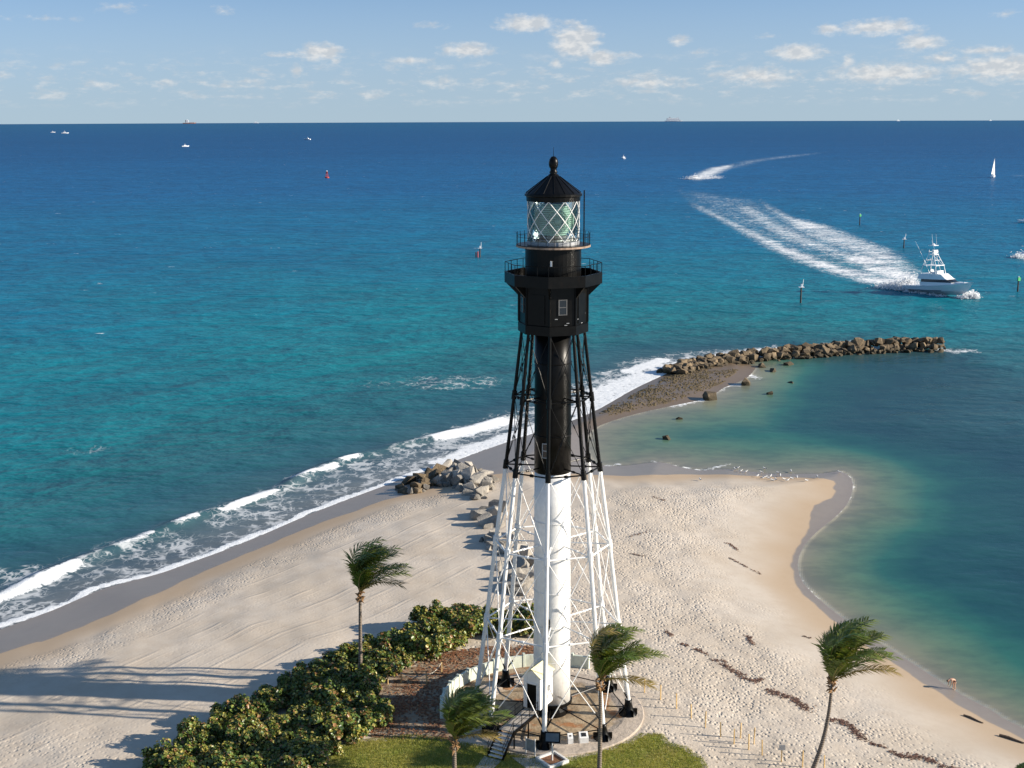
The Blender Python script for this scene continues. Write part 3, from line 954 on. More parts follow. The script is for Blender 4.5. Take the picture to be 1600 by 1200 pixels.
def cyl_window(parent, ang, z, w, hgt, rad, frame, pane):
    """small sash window in the curved wall; ang measured like ring_pt's angle"""
    d = Vector((math.sin(ang), -math.cos(ang), 0))
    s = Vector((math.cos(ang), math.sin(ang), 0))
    Mx = Matrix((s, -d, Vector((0, 0, 1)))).transposed()
    c = Vector((TX, TY, z)) + d * rad
    mb = MB()
    for sx in (-1, 1):
        mb.box(c + s * sx * w / 2, (0.07, 0.16, hgt + 0.07), mat=Mx)
    for sz in (-1, 0, 1):
        mb.box(c + Vector((0, 0, sz * hgt / 2)), (w, 0.13, 0.07), mat=Mx)
    win = mb.build('window', frame, parent)
    for sz in (-1, 1):
        MB().box(c + Vector((0, 0, sz * hgt / 4)), (w - 0.075, 0.05, hgt / 2 - 0.075), mat=Mx).build('pane', pane, win)


cyl_window(cyl, R(-15), 10.6, 0.42, 0.95, 1.55, M['grey_metal'], M['dark_glass'])
cyl_window(ucyl, R(-24), 25.3, 0.5, 1.15, 1.485, M['grey_metal'], M['dark_glass'])

# watch room, octagonal
def octo(mb, prof, off=0.0):
    ph = PHI + off - math.pi / 2
    return mb.lathe((TX, TY, 0), prof, 8, phase=ph)


mb = MB()
octo(mb, [(2.60, 34.75), (2.80, 34.78), (2.80, 35.5), (2.70, 35.55), (2.70, 38.6)])
watch = mb.build('watch_room', M['black'], LH)
for k in range(8):
    a0, a1 = ring_pt(k, 2.73, 36.9), ring_pt(k + 1, 2.73, 36.9)
    MB().tube(a0 - Vector((0, 0, 1.35)), a0 + Vector((0, 0, 1.6)), 0.09, n=6).build('corner_post', M['black'], watch)
    mid = (a0 + a1) / 2
    n = (mid - Vector((TX, TY, 36.9))).normalized()
    s = (a1 - a0).normalized()
    Mx = Matrix((s, n, Vector((0, 0, 1)))).transposed()
    # bracket under the gallery
    c = ring_pt(k, 2.7, 38.6)
    o_ = ring_pt(k, 3.75, 38.6)
    dn_ = Vector((0, 0, -1.05))
    tt = (ring_pt(k + 0.02, 2.7, 38.6) - c).normalized() * 0.05
    MB().add([c - tt, o_ - tt, c + dn_ - tt, c + tt, o_ + tt, c + dn_ + tt],
             [(0, 1, 2), (5, 4, 3), (0, 3, 4, 1), (1, 4, 5, 2), (2, 5, 3, 0)]).build('bracket', M['black'], watch)
    if k % 2 == 0:
        mb = MB()
        w_, h_ = 0.62, 1.15
        cc = mid + Vector((0, 0, 0.1))
        for sx in (-1, 1):
            mb.box(cc + s * sx * w_ / 2, (0.08, 0.1, h_ + 0.08), mat=Mx)
        for sz in (-1, 0, 1):
            mb.box(cc + Vector((0, 0, sz * h_ / 2)), (w_, 0.08, 0.06), mat=Mx)
        win = mb.build('window', M['sash'], watch)
        for sz in (-1, 1):
            MB().box(cc + Vector((0, 0, sz * h_ / 4)), (w_ - 0.08, 0.05, h_ / 2 - 0.07), mat=Mx).build('pane', M['dark_glass'], win)
    else:
        MB().box(mid + Vector((0, 0, -0.1)), (1.2, 0.06, 2.3), mat=Mx).build('shutter_panel', M['black'], watch)
for (k, z) in ((0.25, 36.1), (0.7, 35.75), (1.2, 36.0), (1.5, 35.62), (1.75, 36.3), (0.62, 35.6)):
    c = ring_pt(int(k), 2.7, z).lerp(ring_pt(int(k) + 1, 2.7, z), k % 1)
    MB().box(c * 1.0 + (c - Vector((TX, TY, z))).normalized() * 0.03, (0.22, 0.05, 0.05), PHI + (int(k) + .5) * math.pi / 4).build('bare_metal_patch', M['grey_metal'], watch)

# main gallery
mb = MB()
octo(mb, [(2.6, 38.56), (3.80, 38.62), (3.86, 38.62), (3.86, 39.5), (3.76, 39.5), (3.76, 38.85), (2.2, 38.85)])
gal = mb.build('gallery', M['black'], LH)
mb = MB()
for k in range(8):
    a, b_ = ring_pt(k, 3.81, 40.25), ring_pt(k + 1, 3.81, 40.25)
    mb.tube(a, b_, 0.03, n=6)
MB_rail = mb.build('hand_rail', M['black'], gal)
for k in range(24):
    a = ring_pt(k // 3, 3.81, 39.45).lerp(ring_pt(k // 3 + 1, 3.81, 39.45), (k % 3) / 3)
    MB().tube(a, a + Vector((0, 0, 0.8)), 0.028, n=6).build('baluster', M['black'], gal)

# service drum and lantern
mb = MB()
mb.lathe((TX, TY, 0), [(2.20, 38.8), (2.20, 41.3), (2.28, 41.3), (2.28, 41.42)], 40)
drum = mb.build('service_drum', M['black'], LH, smooth=False)
a = R(-6)
MB().box((TX + 2.23 * math.sin(a), TY - 2.23 * math.cos(a), 40.35), (0.14, 0.1, 0.42), a).build('drum_light', M['white'], drum)
mb = MB()
mb.lathe((TX, TY, 0), [(2.2, 41.42), (2.92, 41.48), (2.92, 41.62), (2.0, 41.64)], 40)
lg = mb.build('lantern_gallery', plain('rusty_gallery_rim', (0.27, 0.19, 0.135), 0.7, var=0.4, scale=2.0), LH, smooth=False)
MB().lathe((TX, TY, 0), [(1.9, 41.66), (2.89, 41.65), (2.89, 41.67), (1.9, 41.68)], 40).build('lantern_deck', M['black'], lg)
for k in range(28):
    a = 2 * math.pi * k / 28
    c = Vector((TX + 2.86 * math.cos(a), TY + 2.86 * math.sin(a), 41.6))
    MB().tube(c, c + Vector((0, 0, 1.0)), 0.02, n=5).build('baluster', M['black'], lg)
pts = [(TX + 2.86 * math.cos(t_), TY + 2.86 * math.sin(t_), 42.3) for t_ in np.linspace(0, 2 * math.pi, 41)]
MB().path(pts, 0.018, 5, False).build('hand_rail', M['black'], lg)

ZB, ZT, RL_ = 41.95, 45.05, 2.02
MB().lathe((TX, TY, 0), [(1.95, 41.64), (2.06, 41.64), (2.06, 41.95), (1.95, 41.95)], 36).build('lantern_sill', M['grey_metal'], LH)
lantern = empty('lantern_glazing', (0, 0, 0))
lantern.parent = LH
lantern.location = (0, 0, 0)
NB, ROWS = 20, 4


def lan(i, row, r=RL_):
    a = 2 * math.pi * i / NB + 0.1
    return Vector((TX + r * math.cos(a), TY + r * math.sin(a), ZB + (ZT - ZB) * row / ROWS))


for k in range(0, NB, 2):
    for s_ in (1, -1):
        pts = [lan(k + s_ * t_, t_) for t_ in np.linspace(0, ROWS, 13)]
        MB().path(pts, 0.032, 5).build('astragal', M['white'], lantern)
for row in range(-1, ROWS):                 # diamond panes between the crossing bars
    for i in range(NB):
        if (i - row) % 2:
            continue
        poly = [(ii, rr_) for (ii, rr_) in ((i, row), (i + 1, row + 1), (i, row + 2), (i - 1, row + 1)) if 0 <= rr_ <= ROWS]
        P = [lan(ii, rr_, 2.0) for (ii, rr_) in poly]
        MB().add(P, [tuple(range(len(P)))]).build('pane', M['glass'], lantern)

# Fresnel lens: two bullseye faces of stepped prism rings on a barrel
lens = empty('lens', (0, 0, 0))
lens.parent = LH
mb = MB()
prof = []
for j in range(15):
    z = 42.35 + j * 0.165
    rr_ = 1.52 * math.sqrt(max(0.05, 1 - ((z - 43.5) / 1.62) ** 2))
    prof += [(rr_ - 0.11, z), (rr_, z + 0.07), (rr_ - 0.02, z + 0.16)]
mb.lathe((TX, TY, 0), prof, 28)
mb.build('prism_barrel', M['lens'], lens)
for (az_, sgn) in ((R(10), 1), (R(190), 1), (R(100), 1), (R(280), 1)):
    d = Vector((math.sin(az_), -math.cos(az_), 0.0))
    s = Vector((math.cos(az_), math.sin(az_), 0))
    for q, (ra, th) in enumerate(((0.30, 0.30), (0.50, 0.08), (0.70, 0.07), (0.90, 0.06))):
        pts = [Vector((TX, TY, 43.5)) + d * (1.54 - 0.06 * q) + s * (ra * math.cos(t_)) + Vector((0, 0, ra * math.sin(t_))) for t_ in np.linspace(0, 2 * math.pi, 25)]
        if q == 0:
            c = Vector((TX, TY, 43.5)) + d * 1.46
            MB().path([c, c + d * 0.06, c + d * 0.16, c + d * 0.2], [0.3, 0.3, 0.2, 0.05], 16).build('bullseye', M['lens'], lens, smooth=True)
        else:
            MB().path(pts, th * 0.7, 6, False).build('prism_ring', M['lens'], lens)
MB().lathe((TX, TY, 0), [(1.0, 41.64), (0.9, 42.0), (1.1, 42.2), (1.15, 42.33)], 20).build('lens_table', M['grey_metal'], lens)
MB().lathe((TX, TY, 0), [(0.9, 44.75), (0.5, 45.0), (0.2, 45.4)], 16).build('lens_cap', M['black'], lens)
# lantern roof
mb = MB()
mb.lathe((TX, TY, 0), [(1.95, 45.0), (2.10, 45.02), (2.12, 45.35), (2.24, 45.42), (2.24, 45.55), (2.18, 45.62), (0.55, 46.85), (0.42, 46.98), (0.36, 47.05)], 32)
roof = mb.build('roof', M['black'], LH)
for k in range(16):
    a = 2 * math.pi * k / 16
    MB().tube((TX + 2.15 * math.cos(a), TY + 2.15 * math.sin(a), 45.66), (TX + 0.5 * math.cos(a), TY + 0.5 * math.sin(a), 46.9), 0.028, n=5).build('roof_rib', M['black'], roof)
MB().lathe((TX, TY, 0), [(0.36, 47.0), (0.26, 47.12), (0.34, 47.22), (0.25, 47.32), (0.25, 47.5), (0.32, 47.58), (0.37, 47.78), (0.37, 47.98), (0.31, 48.2), (0.18, 48.38), (0.06, 48.42)], 20).build('ventilator_ball', M['black'], roof, smooth=True)
MB().tube((TX, TY, 48.35), (TX, TY, 49.1), 0.022, 0.01, n=6).build('lightning_rod', M['black'], roof)
mb = MB()
a = R(78)
for s_ in (-0.17, 0.17):
    p = Vector((TX + 2.42 * math.sin(a + s_ / 2.4), TY - 2.42 * math.cos(a + s_ / 2.4), 41.65))
    mb.tube(p, p + Vector((0, 0, 4.2)), 0.028, n=5)
for j in range(12):
    z = 41.9 + j * 0.33
    mb.tube((TX + 2.42 * math.sin(a - 0.07), TY - 2.42 * math.cos(a - 0.07), z), (TX + 2.42 * math.sin(a + 0.07), TY - 2.42 * math.cos(a + 0.07), z), 0.016, n=5)
mb.build('ladder', M['black'], LH)

# entrance porch with gabled roof and a black door
AX = Vector((-0.5, -0.866, 0))
SD = Vector((0.866, -0.5, 0))
UP = Vector((0, 0, 1))
C0 = Vector((TX, TY, 0))


def porch(d, s, z):
    return C0 + AX * d + SD * s + UP * z


mb = MB()
fz, wz, gz = 3.95, 6.75, 7.35
vs = [porch(d, s, z) for d in (1.2, 3.5) for (s, z) in ((-0.78, fz), (0.78, fz), (0.78, wz), (0, gz), (-0.78, wz))]
mb.add(vs, [(4, 3, 2, 1, 0), (5, 6, 7, 8, 9), (0, 1, 6, 5), (1, 2, 7, 6), (4, 0, 5, 9)])
po = mb.build('porch', M['white'], LH)
mb = MB()
th = 0.07
for s_ in (-1, 1):
    q = [porch(1.2, 0, gz + .02), porch(3.62, 0, gz + .02), porch(3.62, s_ * 0.92, wz - .07), porch(1.2, s_ * 0.92, wz - .07)]
    q2 = [p_ + UP * th for p_ in q]
    mb.add(q + q2, [(0, 1, 2, 3), (7, 6, 5, 4), (0, 4, 5, 1), (1, 5, 6, 2), (2, 6, 7, 3), (3, 7, 4, 0)])
mb.build('porch_roof', M['cream'], po)
Mx = Matrix((SD, AX, UP)).transposed()
door = MB().box(porch(3.52, 0.02, fz + 1.06), (0.82, 0.06, 2.1), mat=Mx).build('door', M['black'], po)
mb = MB()
for s_ in (-0.46, 0.50):
    mb.box(porch(3.52, s_, fz + 1.1), (0.09, 0.1, 2.2), mat=Mx)
mb.box(porch(3.52, 0.02, fz + 2.2), (1.05, 0.1, 0.09), mat=Mx)
mb.build('door_frame', M['white'], po)
MB().box(porch(3.58, -0.28, fz + 1.0), (0.05, 0.08, 0.16), mat=Mx).build('handle', M['grey_metal'], door)
for (d, z, w_, h_) in ((2.1, 5.4, 0.28, 0.4), (2.7, 5.6, 0.24, 0.34), (2.4, 4.7, 0.2, 0.3)):
    MB().box(porch(d, 0.82, z), (0.08, w_, h_), mat=Mx).build('meter_box', M['grey_metal'], po)
MB().path([porch(2.1, 0.84, 5.3), porch(2.1, 0.84, 4.6), porch(2.4, 0.84, 4.4), porch(2.4, 0.84, 3.4)], 0.025, 5).build('conduit', M['white'], po)

# entrance steps: timber landing, stringers, treads and hand rails
ST = empty('entrance_steps', (TX + AX.x * 5.0, TY + AX.y * 5.0, TG))
tag(ST, 'black railed steps and grey timber landing leading up to the lighthouse door', 'steps')
PL = 0.62
for j in range(14):
    d = 3.62 + 0.295 * j
    MB().box(porch(d + 0.14, 0.02, 3.84), (2 * PL, 0.275, 0.06), mat=Mx).build('plank', M['timber'], ST)
dE = 3.62 + 0.295 * 14
for j in range(7):
    MB().box(porch(dE + 0.12 + 0.24 * j, 0.02, 3.63 - 0.205 * j), (2 * PL, 0.27, 0.055), mat=Mx).build('tread', M['white_timber'], ST)
dB = dE + 0.24 * 7
for s_ in (-1, 1):
    S = 0.02 + s_ * (PL + 0.06)
    mb = MB()
    for (d0, z0, d1, z1) in ((3.6, 3.78, dE, 3.78), (dE, 3.72, dB, 2.30)):
        c = porch((d0 + d1) / 2, S, (z0 + z1) / 2)
        L = math.hypot(d1 - d0, z1 - z0)
        an = math.atan2(z1 - z0, d1 - d0)
        ax2 = AX * math.cos(an) + UP * math.sin(an)
        mb.box(c, (0.07, L, 0.26), mat=Matrix((SD, ax2, SD.cross(ax2))).transposed())
    mb.build('stringer', M['black'], ST)
    mb = MB()
    for hh in (0.95, 0.52):
        mb.path([porch(3.7, S, 3.84 + hh), porch(dE, S, 3.84 + hh), porch(dB, S, 2.42 + hh)], 0.026, 6)
    mb.build('hand_rail', M['black'], ST)
    for (d, z) in ((3.8, 3.84), (5.1, 3.84), (6.4, 3.84), (dE, 3.8), (dE + 0.85, 3.1), (dB - 0.05, 2.42)):
        MB().tube(porch(d, S, z - 0.05), porch(d, S, z + 0.95), 0.026, n=6).build('rail_post', M['black'], ST)
    for d in (5.2, 7.5):
        MB().tube(porch(d, S * 0.9, TG), porch(d, S * 0.9, 3.7), 0.06, n=6).build('leg', M['black'], ST)

# ------------------------------------------------------------------ around the tower
mb = MB()
mb.lathe((TX, TY, TG - 0.3), [(7.75, 0.0), (7.75, 0.40), (7.68, 0.44), (6.2, 0.45), (5.6, 0.32), (0.1, 0.315)], 72)
m, t, b = material('pad_concrete_and_dirt')
co = t.position()
rad = t.vmath('LENGTH', t.vmath('MULTIPLY', t.vmath('SUBTRACT', co, (TX, TY, 0)), (1, 1, 0)), out=1)
inn = t.smooth(t.math('MULTIPLY_ADD', t.math('SUBTRACT', t.noise(co, 0.7, 4.0, 0.6), 0.5), 2.2, rad), 5.2, 6.0, 1.0, 0.0)
cc = t.mix(t.smooth(t.noise(co, 1.1, 4.0, 0.65), 0.35, 0.65), (0.50, 0.42, 0.34), (0.40, 0.335, 0.27))
dd = t.mix(t.smooth(t.noise(co, 0.9, 5.0, 0.7), 0.36, 0.62), (0.42, 0.33, 0.22), (0.27, 0.19, 0.11))
dd = t.mix(t.smooth(t.noise(co, 0.55, 3.0), 0.55, 0.66), dd, (0.33, 0.15, 0.06))
t.put(b.inputs['Base Color'], t.mix(inn, cc, dd))
b.inputs['Roughness'].default_value = 0.95
t.put(b.inputs['Normal'], t.bump(t.noise(co, 2.2, 3.0, 0.65), 0.08))
tag(mb.build('round_pavement', m), 'round concrete pad stained by rust around the lighthouse feet', kind='structure')

pw = empty('curved_wall', (TX, TY + 9.3, TG))
tag(pw, 'low curved pale green wall arcing behind the lighthouse base', 'wall')
NP = 13
for j in range(NP):
    a0, a1 = R(187 - j * 9.2), R(187 - (j + 1) * 9.2 + 0.35)
    vs = []
    for z in (TG - 0.1, TG + 1.12):
        for (rr_, a) in ((9.2, a0), (9.2, a1), (9.42, a1), (9.42, a0)):
            vs.append((TX + rr_ * math.cos(a), TY + rr_ * math.sin(a), z))
    MB().add(vs, [(3, 2, 1, 0), (4, 5, 6, 7), (0, 1, 5, 4), (1, 2, 6, 5), (2, 3, 7, 6), (3, 0, 4, 7)]).build('panel', M['pale_wall'], pw)
for j in range(NP + 1):
    a = R(187 - j * 9.2)
    MB().box((TX + 9.31 * math.cos(a), TY + 9.31 * math.sin(a), TG + 0.6), (0.34, 0.2, 1.36), a).build('pier', M['pale_wall'], pw)


def slab(name, pts, z, th, mat, label):
    n = len(pts)
    vs = [(px, py, z - th) for px, py in pts] + [(px, py, z) for px, py in pts]
    fs = [tuple(range(n - 1, -1, -1)), tuple(range(n, 2 * n))] + [(i, (i + 1) % n, n + (i + 1) % n, n + i) for i in range(n)]
    o = MB().add(vs, fs).build(name, mat)
    return tag(o, label, kind='structure')


slab('path', [(-2.27, 92.25), (-0.96, 91.53), (-1.78, 89.84), (-2.2, 84), (-6.0, 78), (-7.6, 78), (-3.9, 86), (-3.16, 89.85)], TG + 0.035, 0.3, M['path'], 'pale concrete path leading to the entrance steps')
slab('path', [(-0.11, 92.03), (2.14, 91.81), (3.44, 90.10), (4.96, 88.25), (5.5, 84), (3.5, 84), (1.84, 88.94)], TG + 0.04, 0.3, M['path'], 'pale concrete path running past the planter sign')

# ---- signs and plaques
def board(name, label, p0, p1, zlo, zhi, face, post, postr=0.05):
    p0, p1 = Vector((*p0, TG)), Vector((*p1, TG))
    o = empty(name, (p0 + p1) / 2)
    tag(o, label, 'sign')
    s = (p1 - p0)
    n = Vector((s.y, -s.x, 0)).normalized()
    Mx2 = Matrix((s.normalized(), n, UP)).transposed()
    for p in (p0, p1):
        MB().tube(p - UP * 0.1, p + UP * (zhi + 0.12), postr, n=8).build('post', post, o)
    bd = MB().box((p0 + p1) / 2 + UP * (zlo + zhi) / 2, (s.length - 2 * postr - 0.02, 0.05, zhi - zlo), mat=Mx2).build('board', face, o)
    return o


board('notice_board', 'plain pale grey notice board on two white posts beside the entrance steps', (1.00, 92.64), (1.70, 92.22), 0.35, 1.35, M['grey_metal'], M['white_timber'])
sb = empty('planter_sign', (*(3.03, 91.40), TG))
tag(sb, 'dark information panel on a white post rising from a square planter', 'sign')
c = Vector((*(3.03, 91.40), TG))
q = R(35)
for j in range(4):
    a = q + j * math.pi / 2
    d = Vector((math.cos(a), math.sin(a), 0))
    MB().box(c + d * 0.85 + UP * 0.12, (0.18, 1.86 if j % 2 else 1.5, 0.32), a).build('planter_timber', M['white_timber'], sb)
MB().box(c + UP * 0.02, (1.5, 1.5, 0.2), q).build('planter_soil', M['soil'], sb)
MB().tube(c, c + UP * 2.0, 0.06, n=8).build('post', M['white_timber'], sb)
tl = Matrix.Rotation(R(-22), 3, 'X')
pn = MB().box(c + UP * 2.05, (1.25, 0.10, 0.85), mat=Matrix.Rotation(R(-6), 3, 'Z') @ tl).build('panel', M['black'], sb)
MB().box(c + UP * 2.06 + Vector((0, -0.065, 0.02)), (1.02, 0.02, 0.62), mat=Matrix.Rotation(R(-6), 3, 'Z') @ tl).build('panel_face', plain('slate_face', (0.10, 0.13, 0.16), 0.3), pn)
for (nm, lb, p, w_, d_) in (('plaque_block', 'narrow white block with a tiny dark plate beside the front iron foot', (4.56, 94.19), 0.42, 0.5),
                            ('plaque_block', 'wide white block bearing a square dark plaque near the palm trunk', (5.64, 94.39), 0.72, 0.62)):
    o = empty(nm, (*p, TG + 0.14))
    tag(o, lb, 'plaque')
    c = Vector((*p, TG + 0.14))
    rz = R(6)
    hb, hf = 0.72, 0.45
    Mz = Matrix.Rotation(rz, 3, 'Z')
    vs = [c + Mz @ Vector(v_) for v_ in ((-w_/2, -d_/2, -0.1), (w_/2, -d_/2, -0.1), (w_/2, d_/2, -0.1), (-w_/2, d_/2, -0.1), (-w_/2, -d_/2, hf), (w_/2, -d_/2, hf), (w_/2, d_/2, hb), (-w_/2, d_/2, hb))]
    MB().add(vs, [(3, 2, 1, 0), (4, 5, 6, 7), (0, 1, 5, 4), (1, 2, 6, 5), (2, 3, 7, 6), (3, 0, 4, 7)]).build('block', M['white'], o)
    an = math.atan2(hb - hf, d_)
    k_ = 0.55 if w_ > 0.5 else 0.4
    MB().box(c + UP * ((hb + hf) / 2 + 0.012), (w_ * k_, d_ * (0.6 if w_ > .5 else .25), 0.02), mat=Mz @ Matrix.Rotation(an, 3, 'X')).build('plate', M['dark_glass'], o)

# ---- rope barrier by the bushes
rp = [(-11.12, 105.53), (-9.95, 105.79), (-7.66, 105.50), (-6.48, 107.90)]
rb_o = empty('rope_barrier', (*rp[1], TG))
tag(rb_o, 'pale rope strung between short posts along the leaf-strewn bank', 'barrier')
for p in rp:
    MB().tube((*p, TG - 0.1), (*p, TG + 0.95), 0.06, n=7).build('post', M['stake'], rb_o)
for p, q in zip(rp[:-1], rp[1:]):
    pts = [Vector((*p, TG + 0.9)).lerp(Vector((*q, TG + 0.9)), t_) - UP * (0.32 * 4 * t_ * (1 - t_)) for t_ in np.linspace(0, 1, 9)]
    MB().path(pts, 0.035, 6).build('rope', M['rope'], rb_o)

# ---- stakes over the sand, some still tied with tape
STAKES = [(11.46, 103.54), (12.70, 102.15), (13.86, 100.44), (14.88, 98.78), (15.82, 97.17), (16.83, 95.60), (17.72, 94.40), (18.42, 95.48),
          (18.74, 93.55), (19.33, 94.50), (19.63, 92.60), (22.42, 90.85), (23.89, 89.95)]
for i, p in enumerate(STAKES):
    gz_ = ground_z(*p)
    hh = 1.25 + 0.2 * random.random()
    o = MB().box((p[0], p[1], gz_ + hh / 2 - 0.1), (0.09, 0.07, hh + 0.2), random.uniform(0, 1), None).build('stake', M['stake'])
    recentre(o, (p[0], p[1], gz_))
    o.rotation_euler = (random.uniform(-.04, .04), random.uniform(-.04, .04), 0)
    tag(o, 'thin yellow timber stake standing in the trampled sand', 'stake', 'row of stakes across the sand')
p = (20.93, 91.57)
gz_ = ground_z(*p)
o = empty('marker_sign', (p[0], p[1], gz_))
tag(o, 'small pale square sign on a stake in the trampled sand', 'sign')
MB().box((p[0], p[1], gz_ + 0.5), (0.09, 0.07, 1.3)).build('post', M['stake'], o)
MB().box((p[0], p[1] - 0.06, gz_ + 1.25), (0.5, 0.03, 0.42)).build('board', M['grey_metal'], o)

# ------------------------------------------------------------------ boulders
def rock_mesh(name, seed, mat, flat=1.0):
    rnd = random.Random(seed)
    bm = bmesh.new()
    sx, sy, sz = rnd.uniform(0.8, 1.25), rnd.uniform(0.7, 1.05), rnd.uniform(0.55, 0.85) * flat
    for _ in range(13):
        v = Vector((rnd.uniform(-1, 1), rnd.uniform(-1, 1), rnd.uniform(-1, 1)))
        v = v / max(abs(v.x), abs(v.y), abs(v.z)) * rnd.uniform(0.82, 1.0)
        v = v * (1.25 / max(1.0, v.length * 0.80))
        bm.verts.new((v.x * sx * 0.5, v.y * sy * 0.5, v.z * sz * 0.5))
    r_ = bmesh.ops.convex_hull(bm, input=bm.verts)
    bmesh.ops.delete(bm, geom=[g for g in r_['geom_interior'] if isinstance(g, bmesh.types.BMVert)], context='VERTS')
    bmesh.ops.dissolve_limit(bm, angle_limit=R(14), verts=bm.verts, edges=bm.edges)
    bmesh.ops.bevel(bm, geom=list(bm.edges), offset=0.018, segments=1, affect='EDGES')
    bmesh.ops.triangulate(bm, faces=bm.faces)
    me = bpy.data.meshes.new(name)
    bm.to_mesh(me)
    bm.free()
    me.materials.append(mat)
    return me


GROYNE_ROCKS = [rock_mesh('boulder', 100 + i, M['rock']) for i in range(9)]
JETTY_ROCKS = [rock_mesh('boulder', 200 + i, M['jetty_rock']) for i in range(9)]


def put_rock(meshes, x_, y_, z_, s, label, group, tilt=0.5):
    o = bpy.data.objects.new('boulder', random.choice(meshes))
    COL.objects.link(o)
    o.location = (x_, y_, z_)
    o.rotation_euler = (random.uniform(-tilt, tilt), random.uniform(-tilt, tilt), random.uniform(0, 6.28))
    o.scale = (s * random.uniform(0.9, 1.15), s * random.uniform(0.85, 1.1), s * random.uniform(0.85, 1.15))
    return tag(o, label, 'boulder', group)


GL = 'pale angular boulder heaped in the groyne on the surf beach'
GG = 'boulders of the groyne'
HEAD = [(*(-14.95, 170.03), 1.9, 0.5), (*(-14.65, 175.40), 2.3, 0.6), (*(-13.42, 177.34), 2.2, 0.7), (*(-13.47, 169.29), 2.0, 0.9), (*(-12.35, 171.09), 2.0, 1.1), (*(-11.87, 177.66), 2.6, 0.7), (*(-12.22, 166.41), 1.5, 0.4), (*(-13.81, 166.76), 1.6, 0.3), (*(-10.30, 179.32), 2.8, 0.8), (*(-10.10, 172.53), 2.2, 1.6), (*(-8.59, 172.81), 2.6, 1.7), (*(-8.63, 179.63), 2.6, 0.9), (*(-7.01, 178.56), 2.7, 1.0), (*(-7.01, 171.45), 2.6, 1.9), (*(-5.60, 172.07), 2.5, 1.9), (*(-5.44, 178.88), 2.4, 1.0), (*(-4.01, 177.17), 2.4, 1.0), (*(-4.30, 170.17), 2.6, 1.8), (*(-3.20, 172.83), 2.5, 1.3), (*(-2.88, 169.74), 2.5, 1.0), (*(-4.05, 166.49), 2.4, 1.7), (*(-5.46, 167.32), 2.5, 2.0), (*(-6.93, 169.09), 2.3, 1.3), (*(-5.67, 165.44), 2.5, 1.3), (*(-4.32, 163.34), 2.5, 1.4), (*(-3.16, 165.22), 2.4, 1.0), (*(-7.50, 167.75), 1.9, 0.7), (*(-6.21, 163.61), 2.1, 0.7), (*(-4.81, 162.13), 2.3, 0.8), (*(-3.43, 161.23), 2.2, 0.9), (*(-2.44, 162.96), 2.0, 0.8), (*(-2.24, 167.35), 2.2, 0.8), (*(-8.47, 172.01), 2.0, 1.0), (*(-11.20, 172.70), 1.8, 0.9), (*(-9.40, 172.45), 1.8, 0.5), (*(-3.80, 158.56), 2.0, 0.7), (*(-2.72, 158.82), 1.9, 0.7), (*(-4.91, 159.47), 1.7, 0.5), (*(-5.34, 157.36), 1.5, 0.4), (*(-9.55, 183.16), 2.2, 0.5), (*(-7.87, 183.85), 2.2, 0.5), (*(-6.43, 183.47), 2.0, 0.5)]
HEAD += [(*(-7.57, 172.30), 2.4, 2.4), (*(-6.09, 170.93), 2.3, 2.6), (*(-4.65, 169.97), 2.2, 2.5), (*(-9.03, 172.74), 2.2, 2.0), (*(-3.55, 167.91), 2.2, 2.0), (*(-4.75, 163.89), 2.1, 2.3), (*(-2.57, 172.59), 2.2, 0.9), (*(-1.82, 169.47), 2.0, 0.8), (*(-2.04, 164.68), 2.0, 0.8), (*(-10.79, 175.15), 2.2, 1.6), (*(-12.19, 171.57), 1.9, 1.7), (*(-13.31, 169.74), 1.8, 1.5), (*(-14.50, 168.86), 1.5, 0.3), (*(-15.67, 172.27), 1.7, 0.3), (*(-2.84, 155.62), 1.6, 0.7), (*(-3.79, 154.38), 1.5, 0.6), (*(-2.15, 152.73), 1.6, 0.8)]
for (x_, y_, s, z_) in HEAD:
    surf_end = x_ < -10.2
    put_rock(JETTY_ROCKS if surf_end else GROYNE_ROCKS, x_, y_, z_, s * 0.88, 'dark wet boulder at the surf end of the groyne' if surf_end else GL, 'wet boulders of the groyne' if surf_end else GG)


def rock_fill(name, spots, meshes, label, group_mat):
    """small stones between the boulders, joined: nobody could count them"""
    vs, fs = [], []
    for (x_, y_, z_, s) in spots:
        me = random.choice(meshes)
        Rm = Matrix.Rotation(random.uniform(0, 6.28), 3, 'Z') @ Matrix.Rotation(random.uniform(-.5, .5), 3, 'X')
        k = len(vs)
        vs += [tuple(Vector((x_, y_, z_)) + Rm @ (v.co * s)) for v in me.vertices]
        fs += [tuple(k + i for i in p.vertices) for p in me.polygons]
    mb = MB()
    mb.add(vs, fs)
    return tag(mb.build(name, group_mat), label, 'rubble', kind='stuff')


